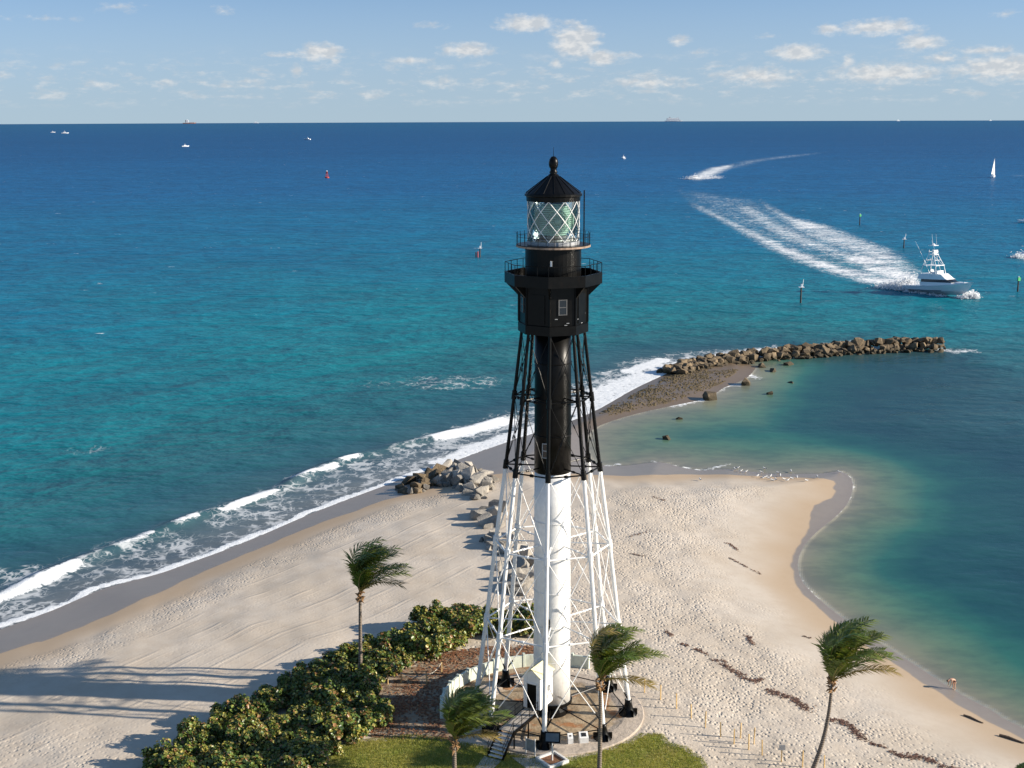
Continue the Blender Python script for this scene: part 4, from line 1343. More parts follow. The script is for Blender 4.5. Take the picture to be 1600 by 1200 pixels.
rock_fill('rubble', [(x_ + random.uniform(-1.3, 1.3), y_ + random.uniform(-1.5, 1.5), max(0.1, z_ - random.uniform(0.2, 0.9)), random.uniform(0.5, 1.2)) for (x_, y_, s, z_) in HEAD for _ in range(4)],
          GROYNE_ROCKS, 'small pale stones wedged between the groyne boulders', M['rock'])
TAIL = [((-4.51, 154.20), (-1.87, 156.26)), ((-3.86, 150.40), (-0.87, 152.11)), ((-3.15, 146.31), (-0.07, 147.93)), ((-2.48, 142.64), (1.06, 143.95)), ((-1.91, 138.92), (1.77, 139.96)), ((-1.15, 135.38), (2.08, 136.16)), ((-0.43, 131.81), (2.17, 132.76)), ((0.25, 128.41), (1.97, 128.95)), ((-3.12, 144.91), (-1.96, 143.08))]
for (a, b_) in TAIL:
    for j in range(5):
        u_ = (j + random.random()) / 5
        x_, y_ = a[0] + (b_[0] - a[0]) * u_ + random.uniform(-.6, .6), a[1] + (b_[1] - a[1]) * u_ + random.uniform(-1.2, 1.2)
        s = random.uniform(0.8, 2.2)
        put_rock(GROYNE_ROCKS, x_, y_, ground_z(x_, y_) + s * 0.12, s, 'pale boulder half buried in sand along the groyne tail behind the tower', 'half-buried boulders of the groyne')
# far jetty
JL = 'brown weed-stained boulder piled along the low curved jetty in the water'
jl = catmull(JETTY, 1.15)
fill = []
for i, (px, py) in enumerate(jl):
    t_ = i / len(jl)
    q = jl[min(i + 1, len(jl) - 1)]
    p0 = jl[max(i - 1, 0)]
    tx, ty = q[0] - p0[0], q[1] - p0[1]
    L = math.hypot(tx, ty) + 1e-9
    nx_, ny_ = -ty / L, tx / L
    crest = 0.85 + 0.85 * t_
    for lane, zz in ((-1.9, 0.62 * crest), (-0.2, 1.12 * crest), (1.5, 0.95 * crest)):
        if random.random() < 0.06:
            continue
        s = random.uniform(1.4, 2.3)
        o_ = lane + random.uniform(-.5, .5)
        put_rock(JETTY_ROCKS, px + nx_ * o_ + random.uniform(-.5, .5), py + ny_ * o_, zz * random.uniform(0.75, 1.2), s, JL, 'boulders of the far jetty', 0.28)
    for _ in range(7):
        o_ = random.choice((random.uniform(-4.2, -1.5), random.uniform(-4.0, 4.0), random.uniform(1.5, 3.6)))
        fill.append((px + nx_ * o_ + random.uniform(-.7, .7), py + ny_ * o_, max(0.0, (1 - abs(o_) / 3.6)) * crest * 0.9 + random.uniform(-0.1, 0.25), random.uniform(0.6, 1.4)))
rock_fill('rubble', fill, JETTY_ROCKS, 'dark packing stones filling the gaps of the far jetty', M['jetty_rock'])
for (p, s, z_) in (((25.17, 201.55), 1.2, 0.1), ((45.68, 244.32), 2.6, 0.35), ((36.79, 231.18), 2.4, 0.3), ((53.74, 257.65), 2.2, 0.0), ((54.92, 245.99), 1.4, -0.1), ((48.67, 235.44), 1.3, -0.05), ((52.30, 262.49), 2.2, 0.2), ((58.35, 264.49), 2.0, 0.1), ((29.05, 215.42), 1.0, 0.0)):
    put_rock(JETTY_ROCKS, p[0], p[1], z_, s, 'lone dark boulder breaking the calm inlet water inside the jetty', 'lone boulders in the inlet', 0.18)
# weedy rubble flat at the root of the jetty
FLAT = [(24.42, 238.16), (30.81, 250.84), (36.36, 258.66), (40.56, 255.89), (46.90, 258.46), (41.86, 246.23), (36.60, 237.94), (30.00, 229.12), (22.91, 222.94), (17.34, 217.54), (15.20, 219.05), (20.79, 231.45)]
mb = MB()
fx = [p[0] for p in FLAT]
fy = [p[1] for p in FLAT]
qx, qy = rng.uniform(min(fx), max(fx), 16000), rng.uniform(min(fy), max(fy), 16000)
keep = wob(qx, qy, 9, 22) + rng.normal(0, 0.5, 16000) > -0.25
qx, qy = qx[keep], qy[keep]
ok = inside(qx, qy, FLAT)
qx, qy = qx[ok][:2600], qy[ok][:2600]
qz, _ = land_height(qx, qy)
for x_, y_, z_ in zip(qx, qy, np.maximum(qz, 0.05)):
    s = random.uniform(0.15, 0.5)
    k = random.uniform(0, 6.28)
    vs = [(x_ + s * math.cos(k + q * 1.257) * random.uniform(.7, 1.2), y_ + s * math.sin(k + q * 1.257) * random.uniform(.7, 1.2), z_ - 0.08) for q in range(5)] + [(x_ + random.uniform(-.1, .1), y_, z_ + s * random.uniform(0.1, 0.5))]
    mb.add(vs, [(0, 1, 5), (1, 2, 5), (2, 3, 5), (3, 4, 5), (4, 0, 5)])
tag(mb.build('rubble', M['weed_rock']), 'weed-covered rubble flat at the root of the jetty', 'rubble', kind='stuff')

# ------------------------------------------------------------------ sea grape thicket
PAL = [((0.08, 0.14, 0.03), 4), ((0.15, 0.21, 0.04), 4.5), ((0.30, 0.30, 0.06), 3.8), ((0.44, 0.37, 0.10), 2.0), ((0.36, 0.19, 0.075), 2.0), ((0.035, 0.065, 0.018), 2.2)]
PCOL = np.array([p[0] for p in PAL])
PW = np.array([p[1] for p in PAL], float)


def bush_mesh(name, seed, rad, hgt, n):
    g = np.random.default_rng(seed)
    # sub-clumps give a lumpy outline
    nc = 46
    ang = g.uniform(0, 6.28, nc)
    rr_ = rad * np.sqrt(g.uniform(0, 0.95, nc))
    cz = hgt * (0.22 + 0.62 * g.uniform(0, 1, nc)) * (1 - 0.35 * (rr_ / rad) ** 2)
    cc_ = np.stack([rr_ * np.cos(ang), rr_ * np.sin(ang), cz], 1)
    cs = rad * g.uniform(0.12, 0.33, nc)
    pick = g.integers(0, nc, n)
    d = g.normal(0, 1, (n, 3))
    d /= np.linalg.norm(d, axis=1)[:, None]
    d[:, 2] = np.where(d[:, 2] < -0.55, -d[:, 2], d[:, 2])
    rad_ = cs[pick] * (0.6 + 0.55 * g.uniform(0, 1, n))
    p = cc_[pick] + d * rad_[:, None]
    p[:, 2] = np.maximum(p[:, 2], 0.05)
    # leaf frame: faces outward and up
    nrm = d + np.array([0, 0, 0.7]) + g.normal(0, 0.5, (n, 3))
    nrm /= np.linalg.norm(nrm, axis=1)[:, None]
    t1 = np.cross(nrm, g.normal(0, 1, (n, 3)))
    t1 /= np.linalg.norm(t1, axis=1)[:, None]
    t2 = np.cross(nrm, t1)
    s = g.uniform(0.055, 0.19, n)
    ring = []
    for k in range(6):
        a = k * math.pi / 3
        ring.append(p + (t1 * math.cos(a) + t2 * math.sin(a) * 0.85) * s[:, None] + nrm * (0.035 if k % 3 else -0.02))
    V = np.stack(ring, 1).reshape(-1, 3)
    base = np.arange(n) * 6
    F = np.concatenate([np.stack([base, base + 1, base + 2, base + 3], 1), np.stack([base, base + 3, base + 4, base + 5], 1)])
    me = np_mesh(name, V, F, M['leaf'])
    clump_tone = g.dirichlet(PW * 0.9, nc)
    ci = np.array([g.choice(len(PCOL), p=clump_tone[k]) if g.random() < 0.72 else g.choice(len(PCOL), p=PW / PW.sum()) for k in pick])
    col = PCOL[ci] * g.uniform(0.75, 1.25, (n, 1))
    cattr(me, 'leaf_colour', np.concatenate([col, col]), 'FACE')
    # stems
    mb = MB()
    for k in range(nc):
        c = cc_[k]
        mb.path([(0.3 * c[0], 0.3 * c[1], -0.1), (0.7 * c[0], 0.7 * c[1], c[2] * 0.6), tuple(c)], [0.06, 0.045, 0.02], 5)
        for _ in range(5):
            e = c + g.normal(0, 1, 3) * cs[k] * 0.55
            mb.path([tuple(c), tuple(e)], [0.02, 0.01], 4)
    return me, mb


BUSHES = []
for i in range(6):
    me, mb = bush_mesh('foliage', 500 + i, 2.05, 2.45, 5200)
    proto_stem = mb.build('stem', M['twig'])
    sm = proto_stem.data
    bpy.data.objects.remove(proto_stem)
    BUSHES.append((me, sm))
SPOTS = [(-26.46, 89.76), (-25.10, 93.88), (-24.55, 89.55), (-22.68, 97.42), (-21.30, 92.79), (-20.21, 101.33), (-18.88, 96.25), (-17.55, 91.51), (-17.61, 105.80), (-16.31, 100.08), (-15.06, 95.77),
         (-19.50, 88.73), (-14.93, 108.51), (-13.74, 103.41), (-12.93, 98.85), (-11.98, 111.06), (-12.26, 106.83), (-9.83, 114.03), (-10.00, 110.17), (-7.83, 117.16), (-6.79, 114.01), (-4.89, 118.76), (-3.93, 116.16),
         (-2.48, 118.08), (-0.58, 116.77), (1.29, 117.40), (-8.45, 111.62), (-13.24, 96.20), (-15.78, 89.09), (-21.67, 87.59), (-23.94, 86.11), (-23.93, 95.51), (-22.66, 90.94), (-21.23, 98.92), (-19.99, 93.84), (-18.72, 103.20), (-17.61, 98.07), (-16.64, 93.60), (-15.83, 104.47), (-15.12, 101.29), (-14.38, 97.70), (-13.36, 108.50), (-12.66, 101.27), (-11.25, 112.83), (-11.03, 108.48), (-11.55, 98.49), (-14.91, 92.21), (-18.47, 89.70), (-8.81, 115.11), (-5.99, 116.66)]
for i, (px, py) in enumerate(SPOTS):
    me, sm = BUSHES[i % 6]
    big = 1.0 if px > -24 else 1.05
    if py > 112:
        big = 0.92
    o = empty('sea_grape_bush', (px, py, ground_z(px, py) - 0.05), random.uniform(0, 6.28))
    s = big * (random.uniform(0.82, 1.12) if i < 31 else random.uniform(0.6, 0.8))
    o.scale = (s, s, s * random.uniform(0.8, 1.2))
    tag(o, 'leafy sea grape bush with green, yellow and rusty leaves in the thicket', 'bush', 'sea grape bushes in the thicket by the beach')
    for nm, dt in (('foliage', me), ('stem', sm)):
        c = bpy.data.objects.new(nm, dt)
        COL.objects.link(c)
        c.parent = o

# ------------------------------------------------------------------ coconut palms, blown by an onshore wind
WIND = Vector((0.95, 0.25, 0.05)).normalized()


def palm(label, base, top, crown_len, n_fronds, seed, bend=0.0, trunk_r=0.17, lean=0.0):
    rnd = random.Random(seed)
    root = empty('palm_tree', base)
    tag(root, label, 'palm tree', 'coconut palms')
    B, T = Vector(base), Vector(top)
    pts, rad = [], []
    for j in range(13):
        u_ = j / 12
        p = B.lerp(T, u_)
        p.x += bend * math.sin(u_ * math.pi)
        pts.append(p)
        rad.append(trunk_r * (1.35 - 0.55 * u_ if u_ > 0.06 else 1.6))
    pts[0] = pts[0] - UP * 0.2
    tr = MB().path(pts, rad, 12).build('trunk', M['trunk'], root, smooth=True)
    mb = MB()
    for j in range(22):
        a = rnd.uniform(0, 6.28)
        z0 = T.z - rnd.uniform(-0.25, 0.75)
        p = Vector((T.x + 0.13 * math.cos(a), T.y + 0.13 * math.sin(a), z0))
        e = p + Vector((0.30 * math.cos(a), 0.30 * math.sin(a), rnd.uniform(-0.35, 0.5)))
        mb.path([p, p.lerp(e, .5) + UP * 0.05, e], [0.10, 0.075, 0.02], 5)
    mb.build('leaf_base_boots', M['boot'], root)
    for i in range(n_fronds):
        az_ = 2 * math.pi * (i * 0.381966) + rnd.uniform(-.25, .25)
        rank = i / n_fronds                       # young upright fronds first
        elv = R(86 - 60 * rank + rnd.uniform(-8, 8))
        d0 = Vector((math.cos(az_) * math.cos(elv), math.sin(az_) * math.cos(elv), math.sin(elv)))
        if d0.x < 0:                              # windward fronds are pressed up against the crown
            d0 = Vector((d0.x * 0.38, d0.y * 0.8, max(d0.z, 0.45) + 0.35 * rank)).normalized()
        L = crown_len * rnd.uniform(0.82, 1.08) * (0.85 if rank < 0.12 else 1.0)
        n = 16
        P = [T + Vector((0, 0, 0.15))]
        D = []
        for j in range(n):
            u_ = j / (n - 1)
            dd_ = d0 * (1.15 - 0.6 * u_) + WIND * (0.02 + 1.0 * u_ ** 1.7) + Vector((0, 0, -1)) * (0.62 * u_ ** 2.4 * (0.3 + rank))
            dd_.normalize()
            D.append(dd_)
            P.append(P[-1] + dd_ * (L / n))
        old = rank > 0.86
        vs, fs, cols = [], [], []
        # rachis
        rach = MB().path(P, [0.045 * (1 - 0.85 * k / n) + 0.006 for k in range(n + 1)], 4)
        vs += rach.v
        fs += rach.f
        cy = rnd.uniform(0, 1)
        rc = (0.28, 0.24, 0.07)
        cols += [rc] * len(rach.f)
        green = Vector((0.095, 0.155, 0.028)).lerp(Vector((0.20, 0.235, 0.045)), cy)
        if old:
            green = Vector((0.30, 0.22, 0.07))
        NL = 46
        for j in range(NL):
            u_ = 0.10 + 0.90 * j / NL
            f_ = u_ * n
            k = min(int(f_), n - 1)
            p = P[k].lerp(P[k + 1], f_ - k)
            tdir = D[k]
            side = tdir.cross(UP)
            if side.length < 0.05:
                side = Vector((1, 0, 0))
            side.normalize()
            upv = side.cross(tdir).normalized()
            ll = crown_len * 0.23 * math.sin(math.pi * min(1, 0.18 + 0.82 * (1 - u_) ** 0.8 * 0.95)) ** 0.6 * rnd.uniform(0.85, 1.1) + 0.12
            for sg in (-1, 1):
                ld = (side * sg * 0.8 + tdir * 0.62 + upv * 0.22 + Vector((rnd.uniform(-.12, .12), rnd.uniform(-.12, .12), rnd.uniform(-.12, .12)))).normalized()
                ld = (ld + WIND * 0.22).normalized()
                m1 = p + ld * ll * 0.5
                e = m1 + (ld + WIND * 0.25 + Vector((0, 0, -0.55))).normalized() * ll * 0.55
                wv = ld.cross(upv)
                if wv.length < 0.05:
                    wv = side
                wv = wv.normalized() * 0.046
                b0 = len(vs)
                vs += [tuple(p - wv * 0.6), tuple(p + wv * 0.6), tuple(m1 + wv), tuple(m1 - wv), tuple(e)]
                fs += [(b0, b0 + 1, b0 + 2, b0 + 3), (b0 + 3, b0 + 2, b0 + 4)]
                c = green * rnd.uniform(0.75, 1.3)
                if rnd.random() < 0.07:
                    c = Vector((0.24, 0.22, 0.06))
                cols += [tuple(c)] * 2
        fm = MB()
        fm.v, fm.f, fm.m = vs, fs, [0] * len(fs)
        fo = fm.build('frond', M['frond'], root)
        cattr(fo.data, 'leaf_colour', np.array(cols), 'FACE')
    return root


M['boot'] = plain('palm_boot_fibre', (0.27, 0.155, 0.07), 0.9, var=0.35, scale=5.0)
palm('coconut palm rising out of the sea grape thicket beside the sandy beach', (-13.4, 104.3, ground_z(-13.4, 104.3)), (-13.16, 104.0, 11.2), 5.3, 20, 41, trunk_r=0.15)
palm('slim straight coconut palm standing in front of the tower foot and plaques', (6.42, 88.0, ground_z(6.42, 88)), (6.46, 88.0, 10.5), 4.8, 19, 52, bend=0.05, trunk_r=0.14)
palm('curved coconut palm alone on the trampled sand beside the stakes', (21.9, 87.6, ground_z(21.9, 87.6)), (23.62, 88.0, 10.3), 5.4, 20, 63, bend=0.42, trunk_r=0.14)
palm('short young coconut palm on the lawn beside the entrance steps', (-4.45, 88.0, ground_z(-4.45, 88)), (-4.41, 88.0, 5.7), 4.5, 20, 74, trunk_r=0.15)
palm('small palm whose yellow-green frond tips rise at the edge of the sand', (37.6, 86.4, ground_z(37.6, 86.4)), (37.5, 86.3, 2.75), 1.9, 12, 85, trunk_r=0.12)

# ------------------------------------------------------------------ lawn blades and seaweed
gx, gy = rng.uniform(-16, 16, 90000), rng.uniform(84, 96, 90000)
ok = (sdist(gx, gy, GRASS) > -0.35) & (np.hypot(gx - TX, gy - TY) > 7.8)
gx, gy = gx[ok], gy[ok]
gzv, _ = land_height(gx, gy)
an = rng.uniform(0, 6.28, len(gx))
hh = rng.uniform(0.07, 0.19, len(gx))
ln_ = rng.normal(0, 0.06, (len(gx), 2))
w_ = 0.022
V = np.stack([np.stack([gx - w_ * np.cos(an), gy - w_ * np.sin(an), gzv - 0.02], 1), np.stack([gx + w_ * np.cos(an), gy + w_ * np.sin(an), gzv - 0.02], 1),
              np.stack([gx + ln_[:, 0] + 0.04, gy + ln_[:, 1], gzv + hh], 1)], 1).reshape(-1, 3)
me = np_mesh('grass', V, np.arange(len(V)).reshape(-1, 3), M['grass'])
pick = rng.random(len(gx)) + 0.35 * wob(gx, gy, 5, 20)
cattr(me, 'leaf_colour', np.where(pick[:, None] < 0.5, np.array([[0.21, 0.26, 0.038]]), np.array([[0.40, 0.37, 0.10]])) * rng.uniform(0.7, 1.2, (len(gx), 1)), 'FACE')
tag(link('grass', me), 'short yellow-green lawn grass in front of the lighthouse', 'grass', kind='stuff')

WRACK = [([(19.32, 110.33), (20.33, 108.65), (20.96, 108.23)], 0.35, 1.0), ([(20.31, 107.83), (21.73, 106.74), (22.57, 107.54)], 0.3, 0.8), ([(22.51, 104.89), (23.57, 103.99), (24.66, 103.09), (25.27, 101.12)], 0.45, 1.4),
         ([(26.64, 99.56), (27.79, 99.43), (28.34, 98.03), (28.49, 96.01)], 0.4, 1.3), ([(28.96, 95.46), (30.04, 94.69)], 0.25, 0.8), ([(30.11, 94.05), (30.98, 93.20)], 0.3, 0.8), ([(30.75, 93.10), (32.46, 93.40), (33.24, 92.36)], 0.4, 1.2), ([(33.38, 91.54), (35.16, 90.92)], 0.5, 1.2),
         ([(14.99, 117.75), (15.59, 116.48)], 0.2, 0.6), ([(15.99, 114.77), (17.01, 114.16)], 0.2, 0.7), ([(17.29, 113.55), (18.27, 112.36)], 0.2, 0.7), ([(18.39, 111.20), (19.83, 110.90)], 0.2, 0.5),
         ([(14.13, 146.97), (16.31, 148.65)], 0.2, 0.25), ([(18.67, 163.11), (20.19, 161.64)], 0.2, 0.4), ([(26.04, 147.07), (26.89, 144.45)], 0.25, 0.5), ([(25.29, 141.72), (28.18, 137.31)], 0.15, 0.3), ([(23.02, 117.67), (23.15, 115.32)], 0.25, 0.6), ([(13.66, 140.95), (15.27, 140.05)], 0.15, 0.4),
         ([(28.82, 118.90), (29.47, 118.41)], 0.1, 0.5)]
V, Cc = [], []
for line, wd, dens in WRACK:
    for (ax_, ay_), (bx_, by_) in zip(line[:-1], line[1:]):
        L = math.hypot(bx_ - ax_, by_ - ay_)
        for _ in range(int(L * 58 * dens)):
            u_ = random.random()
            x_ = ax_ + (bx_ - ax_) * u_ + random.gauss(0, 0.7 * wd * (0.5 + 0.6 * math.sin(u_ * 9 + ax_) ** 2))
            y_ = ay_ + (by_ - ay_) * u_ + random.gauss(0, 0.7 * wd)
            V.append((x_, y_))
            Cc.append(random.choice(((0.14, 0.065, 0.045), (0.20, 0.10, 0.07), (0.09, 0.045, 0.032), (0.24, 0.14, 0.095))))
P = np.array(V)
zz, _ = land_height(P[:, 0], P[:, 1])
n = len(P)
a = rng.uniform(0, 6.28, n)
s = rng.uniform(0.05, 0.16, n)
tri = []
for k in range(3):
    b_ = a + k * 2.1 + rng.uniform(-.3, .3, n)
    tri.append(np.stack([P[:, 0] + s * np.cos(b_), P[:, 1] + s * np.sin(b_), zz + 0.02 + rng.uniform(0, 0.09, n)], 1))
V = np.stack(tri, 1).reshape(-1, 3)
me = np_mesh('seaweed', V, np.arange(3 * n).reshape(-1, 3), M['weed'])
cattr(me, 'leaf_colour', np.array(Cc), 'FACE')
tag(link('seaweed', me), 'dry reddish-brown seaweed left along the tide lines of the sand', 'seaweed', kind='stuff')

# leaf litter under the thicket
gx, gy = rng.uniform(-13, 5, 26000), rng.uniform(95, 116, 26000)
ok = (sdist(gx, gy, LITTER) > -0.2) & (np.hypot(gx - TX, gy - TY) > 9.6)
gx, gy = gx[ok], gy[ok]
dens = wob(gx, gy, 6, 21) + rng.normal(0, .5, len(gx))
gx, gy = gx[dens > 0.2], gy[dens > 0.2]
gzv, _ = land_height(gx, gy)
n = len(gx)
a = rng.uniform(0, 6.28, n)
s = rng.uniform(0.06, 0.13, n)
tri = [np.stack([gx + s * np.cos(a + k * 1.571), gy + s * np.sin(a + k * 1.571), gzv + 0.02 + rng.uniform(0, 0.07, n)], 1) for k in range(4)]
V = np.stack(tri, 1).reshape(-1, 3)
me = np_mesh('leaf_litter', V, np.arange(4 * n).reshape(-1, 4), M['weed'])
pal = np.array([(0.30, 0.12, 0.05), (0.22, 0.085, 0.04), (0.36, 0.21, 0.11), (0.15, 0.075, 0.04)])
cattr(me, 'leaf_colour', pal[rng.integers(0, 4, n)], 'FACE')
tag(link('leaf_litter', me), 'fallen rust-red leaves under the thicket beside the curved wall', 'leaves', kind='stuff')

# ------------------------------------------------------------------ boats
def hull_mesh(L, W, fore, aft, draft, n=13, flare=0.5, bow_rake=0.12):
    """hull along +X, bow at +L/2; rows of stations: keel, chine, sheer"""
    mb = MB()
    vs = []
    for i in range(n):
        u_ = i / (n - 1)
        x_ = -L / 2 + L * u_
        half = W / 2 * (0.90 + 0.10 * math.sin(u_ * 3.1)) * (1 - max(0, (u_ - 0.45) / 0.55) ** 2.4)
        ch = half * (0.86 - flare * max(0, u_ - 0.4))
        sheer = aft + (fore - aft) * u_ ** 2.2
        kx = x_ - bow_rake * L * u_ ** 4
        vs += [(kx, 0, -draft * (1 - u_ ** 6)), (kx + (x_ - kx) * 0.4, ch, sheer * 0.22), (x_, half, sheer), (x_, half * 0.90, sheer + 0.02), (x_, 0, sheer + 0.10),
               (x_, -half * 0.90, sheer + 0.02), (x_, -half, sheer), (kx + (x_ - kx) * 0.4, -ch, sheer * 0.22)]
    fs = []
    for i in range(n - 1):
        for k in range(8):
            fs.append((i * 8 + k, (i + 1) * 8 + k, (i + 1) * 8 + (k + 1) % 8, i * 8 + (k + 1) % 8))
    fs.append(tuple(range(7, -1, -1))[::-1])
    mb.add(vs, fs)
    return mb


def loft(mb, secs):
    """secs: list of (x0, x1, half width, z) levels of a raked deckhouse"""
    vs = []
    for (x0, x1, hw, z_) in secs:
        vs += [(x0, -hw, z_), (x1, -hw * 0.72, z_), (x1 + 0.25, 0, z_), (x1, hw * 0.72, z_), (x0, hw, z_)]
    fs = []
    for i in range(len(secs) - 1):
        for k in range(5):
            fs.append((i * 5 + k, i * 5 + (k + 1) % 5, (i + 1) * 5 + (k + 1) % 5, (i + 1) * 5 + k))
    fs.append(tuple((len(secs) - 1) * 5 + k for k in range(5)))
    fs.append((4, 3, 2, 1, 0))
    return mb.add(vs, fs)


def local(o):
    """after building at the origin, nothing to move: the parent's transform places the part"""
    return o


bp = (125.49, 371.85)
SF = empty('sport_fishing_boat', (bp[0], bp[1], 0.8), 0.0)
tag(SF, 'large white sport fishing boat with tall tower throwing spray and a long wake', 'boat')


def part(parent, mb, name, mat, smooth=False):
    me_o = mb.build(name, mat, None, smooth)
    me_o.parent = parent
    return me_o


hl = part(SF, hull_mesh(19.0, 5.6, 2.9, 1.5, 0.9), 'hull', M['gel'])
for s_ in (-1, 1):
    mb = MB()
    mb.tube((-8.6, s_ * 2.42, 0.42), (2.2, s_ * 2.35, 0.52), 0.10, n=6)
    part(hl, mb, 'boot_stripe', M['hull_stripe'])
part(SF, loft(MB(), [(-4.2, 4.9, 2.15, 1.7), (-4.2, 4.4, 2.1, 2.6)]), 'deckhouse', M['gel'])
part(SF, loft(MB(), [(-4.0, 4.25, 2.08, 2.6), (-4.0, 3.1, 2.0, 3.35)]), 'windscreen', M['dark_glass'])
part(SF, loft(MB(), [(-4.9, 3.3, 2.25, 3.35), (-4.9, 2.7, 2.2, 3.6), (-4.6, 1.3, 2.0, 4.7), (-4.6, 1.1, 1.9, 4.75)]), 'flybridge', M['gel'])
part(SF, loft(MB(), [(5.0, 8.2, 1.2, 2.45), (5.0, 7.4, 1.0, 2.75)]), 'foredeck_trunk', M['gel'])
for (x_, s_) in ((-2.6, 0.5), (-1.4, -0.4)):
    mb = MB().box((x_, s_, 4.95), (0.7, 0.7, 0.5)).box((x_ - 0.3, s_, 5.4), (0.15, 0.7, 0.7))
    part(SF, mb, 'helm_chair', M['gel'])
part(SF, MB().box((-0.3, 0, 5.1), (0.9, 2.2, 0.8)), 'helm_console', M['gel'])
part(SF, MB().box((-2.0, 0, 6.85), (4.2, 3.4, 0.14)), 'hard_top', M['gel'])
tw = MB()
for sx in (-1, 1):
    for sy in (-1, 1):
        tw.path([(-2.0 + 2.2 * sx, 1.9 * sy, 4.7), (-2.0 + 1.9 * sx, 1.55 * sy, 6.8), (-2.0 + 0.75 * sx, 0.75 * sy, 9.6), (-2.0 + 0.7 * sx, 0.7 * sy, 10.9)], 0.085, 6)
for z_, e in ((8.2, 1.12), (9.6, 0.72), (10.4, 0.72)):
    q = [(-2.0 + e * 1.25 * a, e * b_, z_) for a, b_ in ((1, 1), (1, -1), (-1, -1), (-1, 1))]
    for a, b_ in zip(q, q[1:] + q[:1]):
        tw.tube(a, b_, 0.06, n=6)
for sy in (-1, 1):
    tw.tube((-3.6, 1.5 * sy, 6.9), (-1.2, 0.85 * sy, 9.4), 0.05, n=5)
    tw.tube((-0.4, 1.5 * sy, 6.9), (-2.8, 0.85 * sy, 9.4), 0.05, n=5)
tower = part(SF, tw, 'tuna_tower', M['gel'])
part(tower, MB().box((-2.0, 0, 9.65), (1.9, 1.7, 0.16)), 'tower_platform', M['gel'])
part(tower, MB().box((-2.0, 0, 12.0), (1.8, 1.6, 0.12)).box((-1.4, 0, 10.4), (0.3, 1.2, 0.9)), 'tower_top', M['gel'])
part(tower, MB().lathe((-2.0, 0, 12.05), [(0.4, 0), (0.42, 0.3), (0.1, 0.5)], 12), 'radar_dome', M['gel'])
for sy in (-1, 1):
    part(SF, MB().path([(-1.0, 2.0 * sy, 4.0), (-3.0, 2.6 * sy, 9.0), (-5.0, 3.0 * sy, 13.2)], [0.06, 0.05, 0.02], 5), 'outrigger', M['gel'])
    part(SF, MB().tube((-1.6, 0.7 * sy, 12.0), (-1.9, 0.75 * sy, 15.0), 0.04, 0.02, 5), 'antenna', M['gel'])
mb = MB()
for sy in (-1, 1):
    pr = [(5.0 + 0.9 * j, sy * max(0.1, 2.4 * (1 - (j / 5.0) ** 2.2)), 3.0 + 0.12 * j) for j in range(6)]
    mb.path(pr, 0.04, 5)
part(SF, mb, 'bow_rail', M['grey_metal'])
part(SF, MB().box((-9.3, 0, 0.9), (0.3, 4.6, 1.2)), 'transom', M['gel'])
SF.rotation_euler = (0, R(-3.5), R(-56))
SF.scale = (1.2, 1.2, 1.12)


m, t, b = material('white_spray')
M['spray'] = m
b.inputs['Base Color'].default_value = (0.88, 0.89, 0.90, 1)
b.inputs['Roughness'].default_value = 1.0
tr_ = t.new('ShaderNodeBsdfTranslucent')
tr_.inputs[0].default_value = (0.92, 0.93, 0.94, 1)
mx = t.new('ShaderNodeMixShader')
mx.inputs[0].default_value = 0.5
t.l.new(b.outputs[0], mx.inputs[1])
t.l.new(tr_.outputs[0], mx.inputs[2])
t.l.new(mx.outputs[0], t.n['Material Output'].inputs[0])
hd = Vector((math.cos(R(-56)), math.sin(R(-56)), 0))
sd_ = Vector((-hd.y, hd.x, 0))
bc = Vector((bp[0], bp[1], 0))


def spray_cloud(name, label, blobs, n, seed):
    """a burst of droplets: thousands of tiny white faces thinning outward"""
    g = np.random.default_rng(seed)
    V = []
    per = n // len(blobs)
    for (c, r_) in blobs:
        d = g.normal(0, 0.48, (per, 3))
        p = np.array(c) + d * np.array(r_)
        p[:, 2] = np.abs(p[:, 2] - 0.05) + 0.05
        V.append(p)
    V = np.concatenate(V)
    n = len(V)
    s = g.uniform(0.08, 0.34, n)
    t_ = np.stack([V + g.normal(0, 1, (n, 3)) * s[:, None] for _ in range(3)], 1).reshape(-1, 3)
    me = np_mesh(name, t_, np.arange(3 * n).reshape(-1, 3), M['spray'])
    return tag(link(name, me), label, 'spray', kind='stuff')


bow = bc + hd * 9.2
st = bc - hd * 12.0
spray_cloud('spray', 'white bow wave breaking ahead of the sport fishing boat', [(bow + sd_ * 1.8 + UP * 0.5, (2.2, 2.2, 1.1)), (bow - sd_ * 1.2 + UP * 0.1, (1.6, 1.6, 0.5)), (bow + hd * 1.6 + sd_ * 1.2, (1.6, 1.6, 1.2))], 2200, 1)
spray_cloud('spray', 'tall white spray thrown up behind the sport fishing boat', [(st + sd_ * 1.5 + UP * 1.5, (2.2, 2.2, 2.6)), (st - sd_ * 1.8 + UP * 0.8, (2.4, 2.4, 1.6)), (st - hd * 3 + UP * 0.9, (3.0, 3.0, 1.6)), (st - hd * 6, (4, 4, 1.2))], 5200, 2)
spray_cloud('spray', 'white water kicked out along the flank of the sport fishing boat', [(bc - sd_ * 3.1 - hd * q_, (1.6, 0.5, 0.2)) for q_ in (-3, 0, 3, 6, 9)], 500, 3)


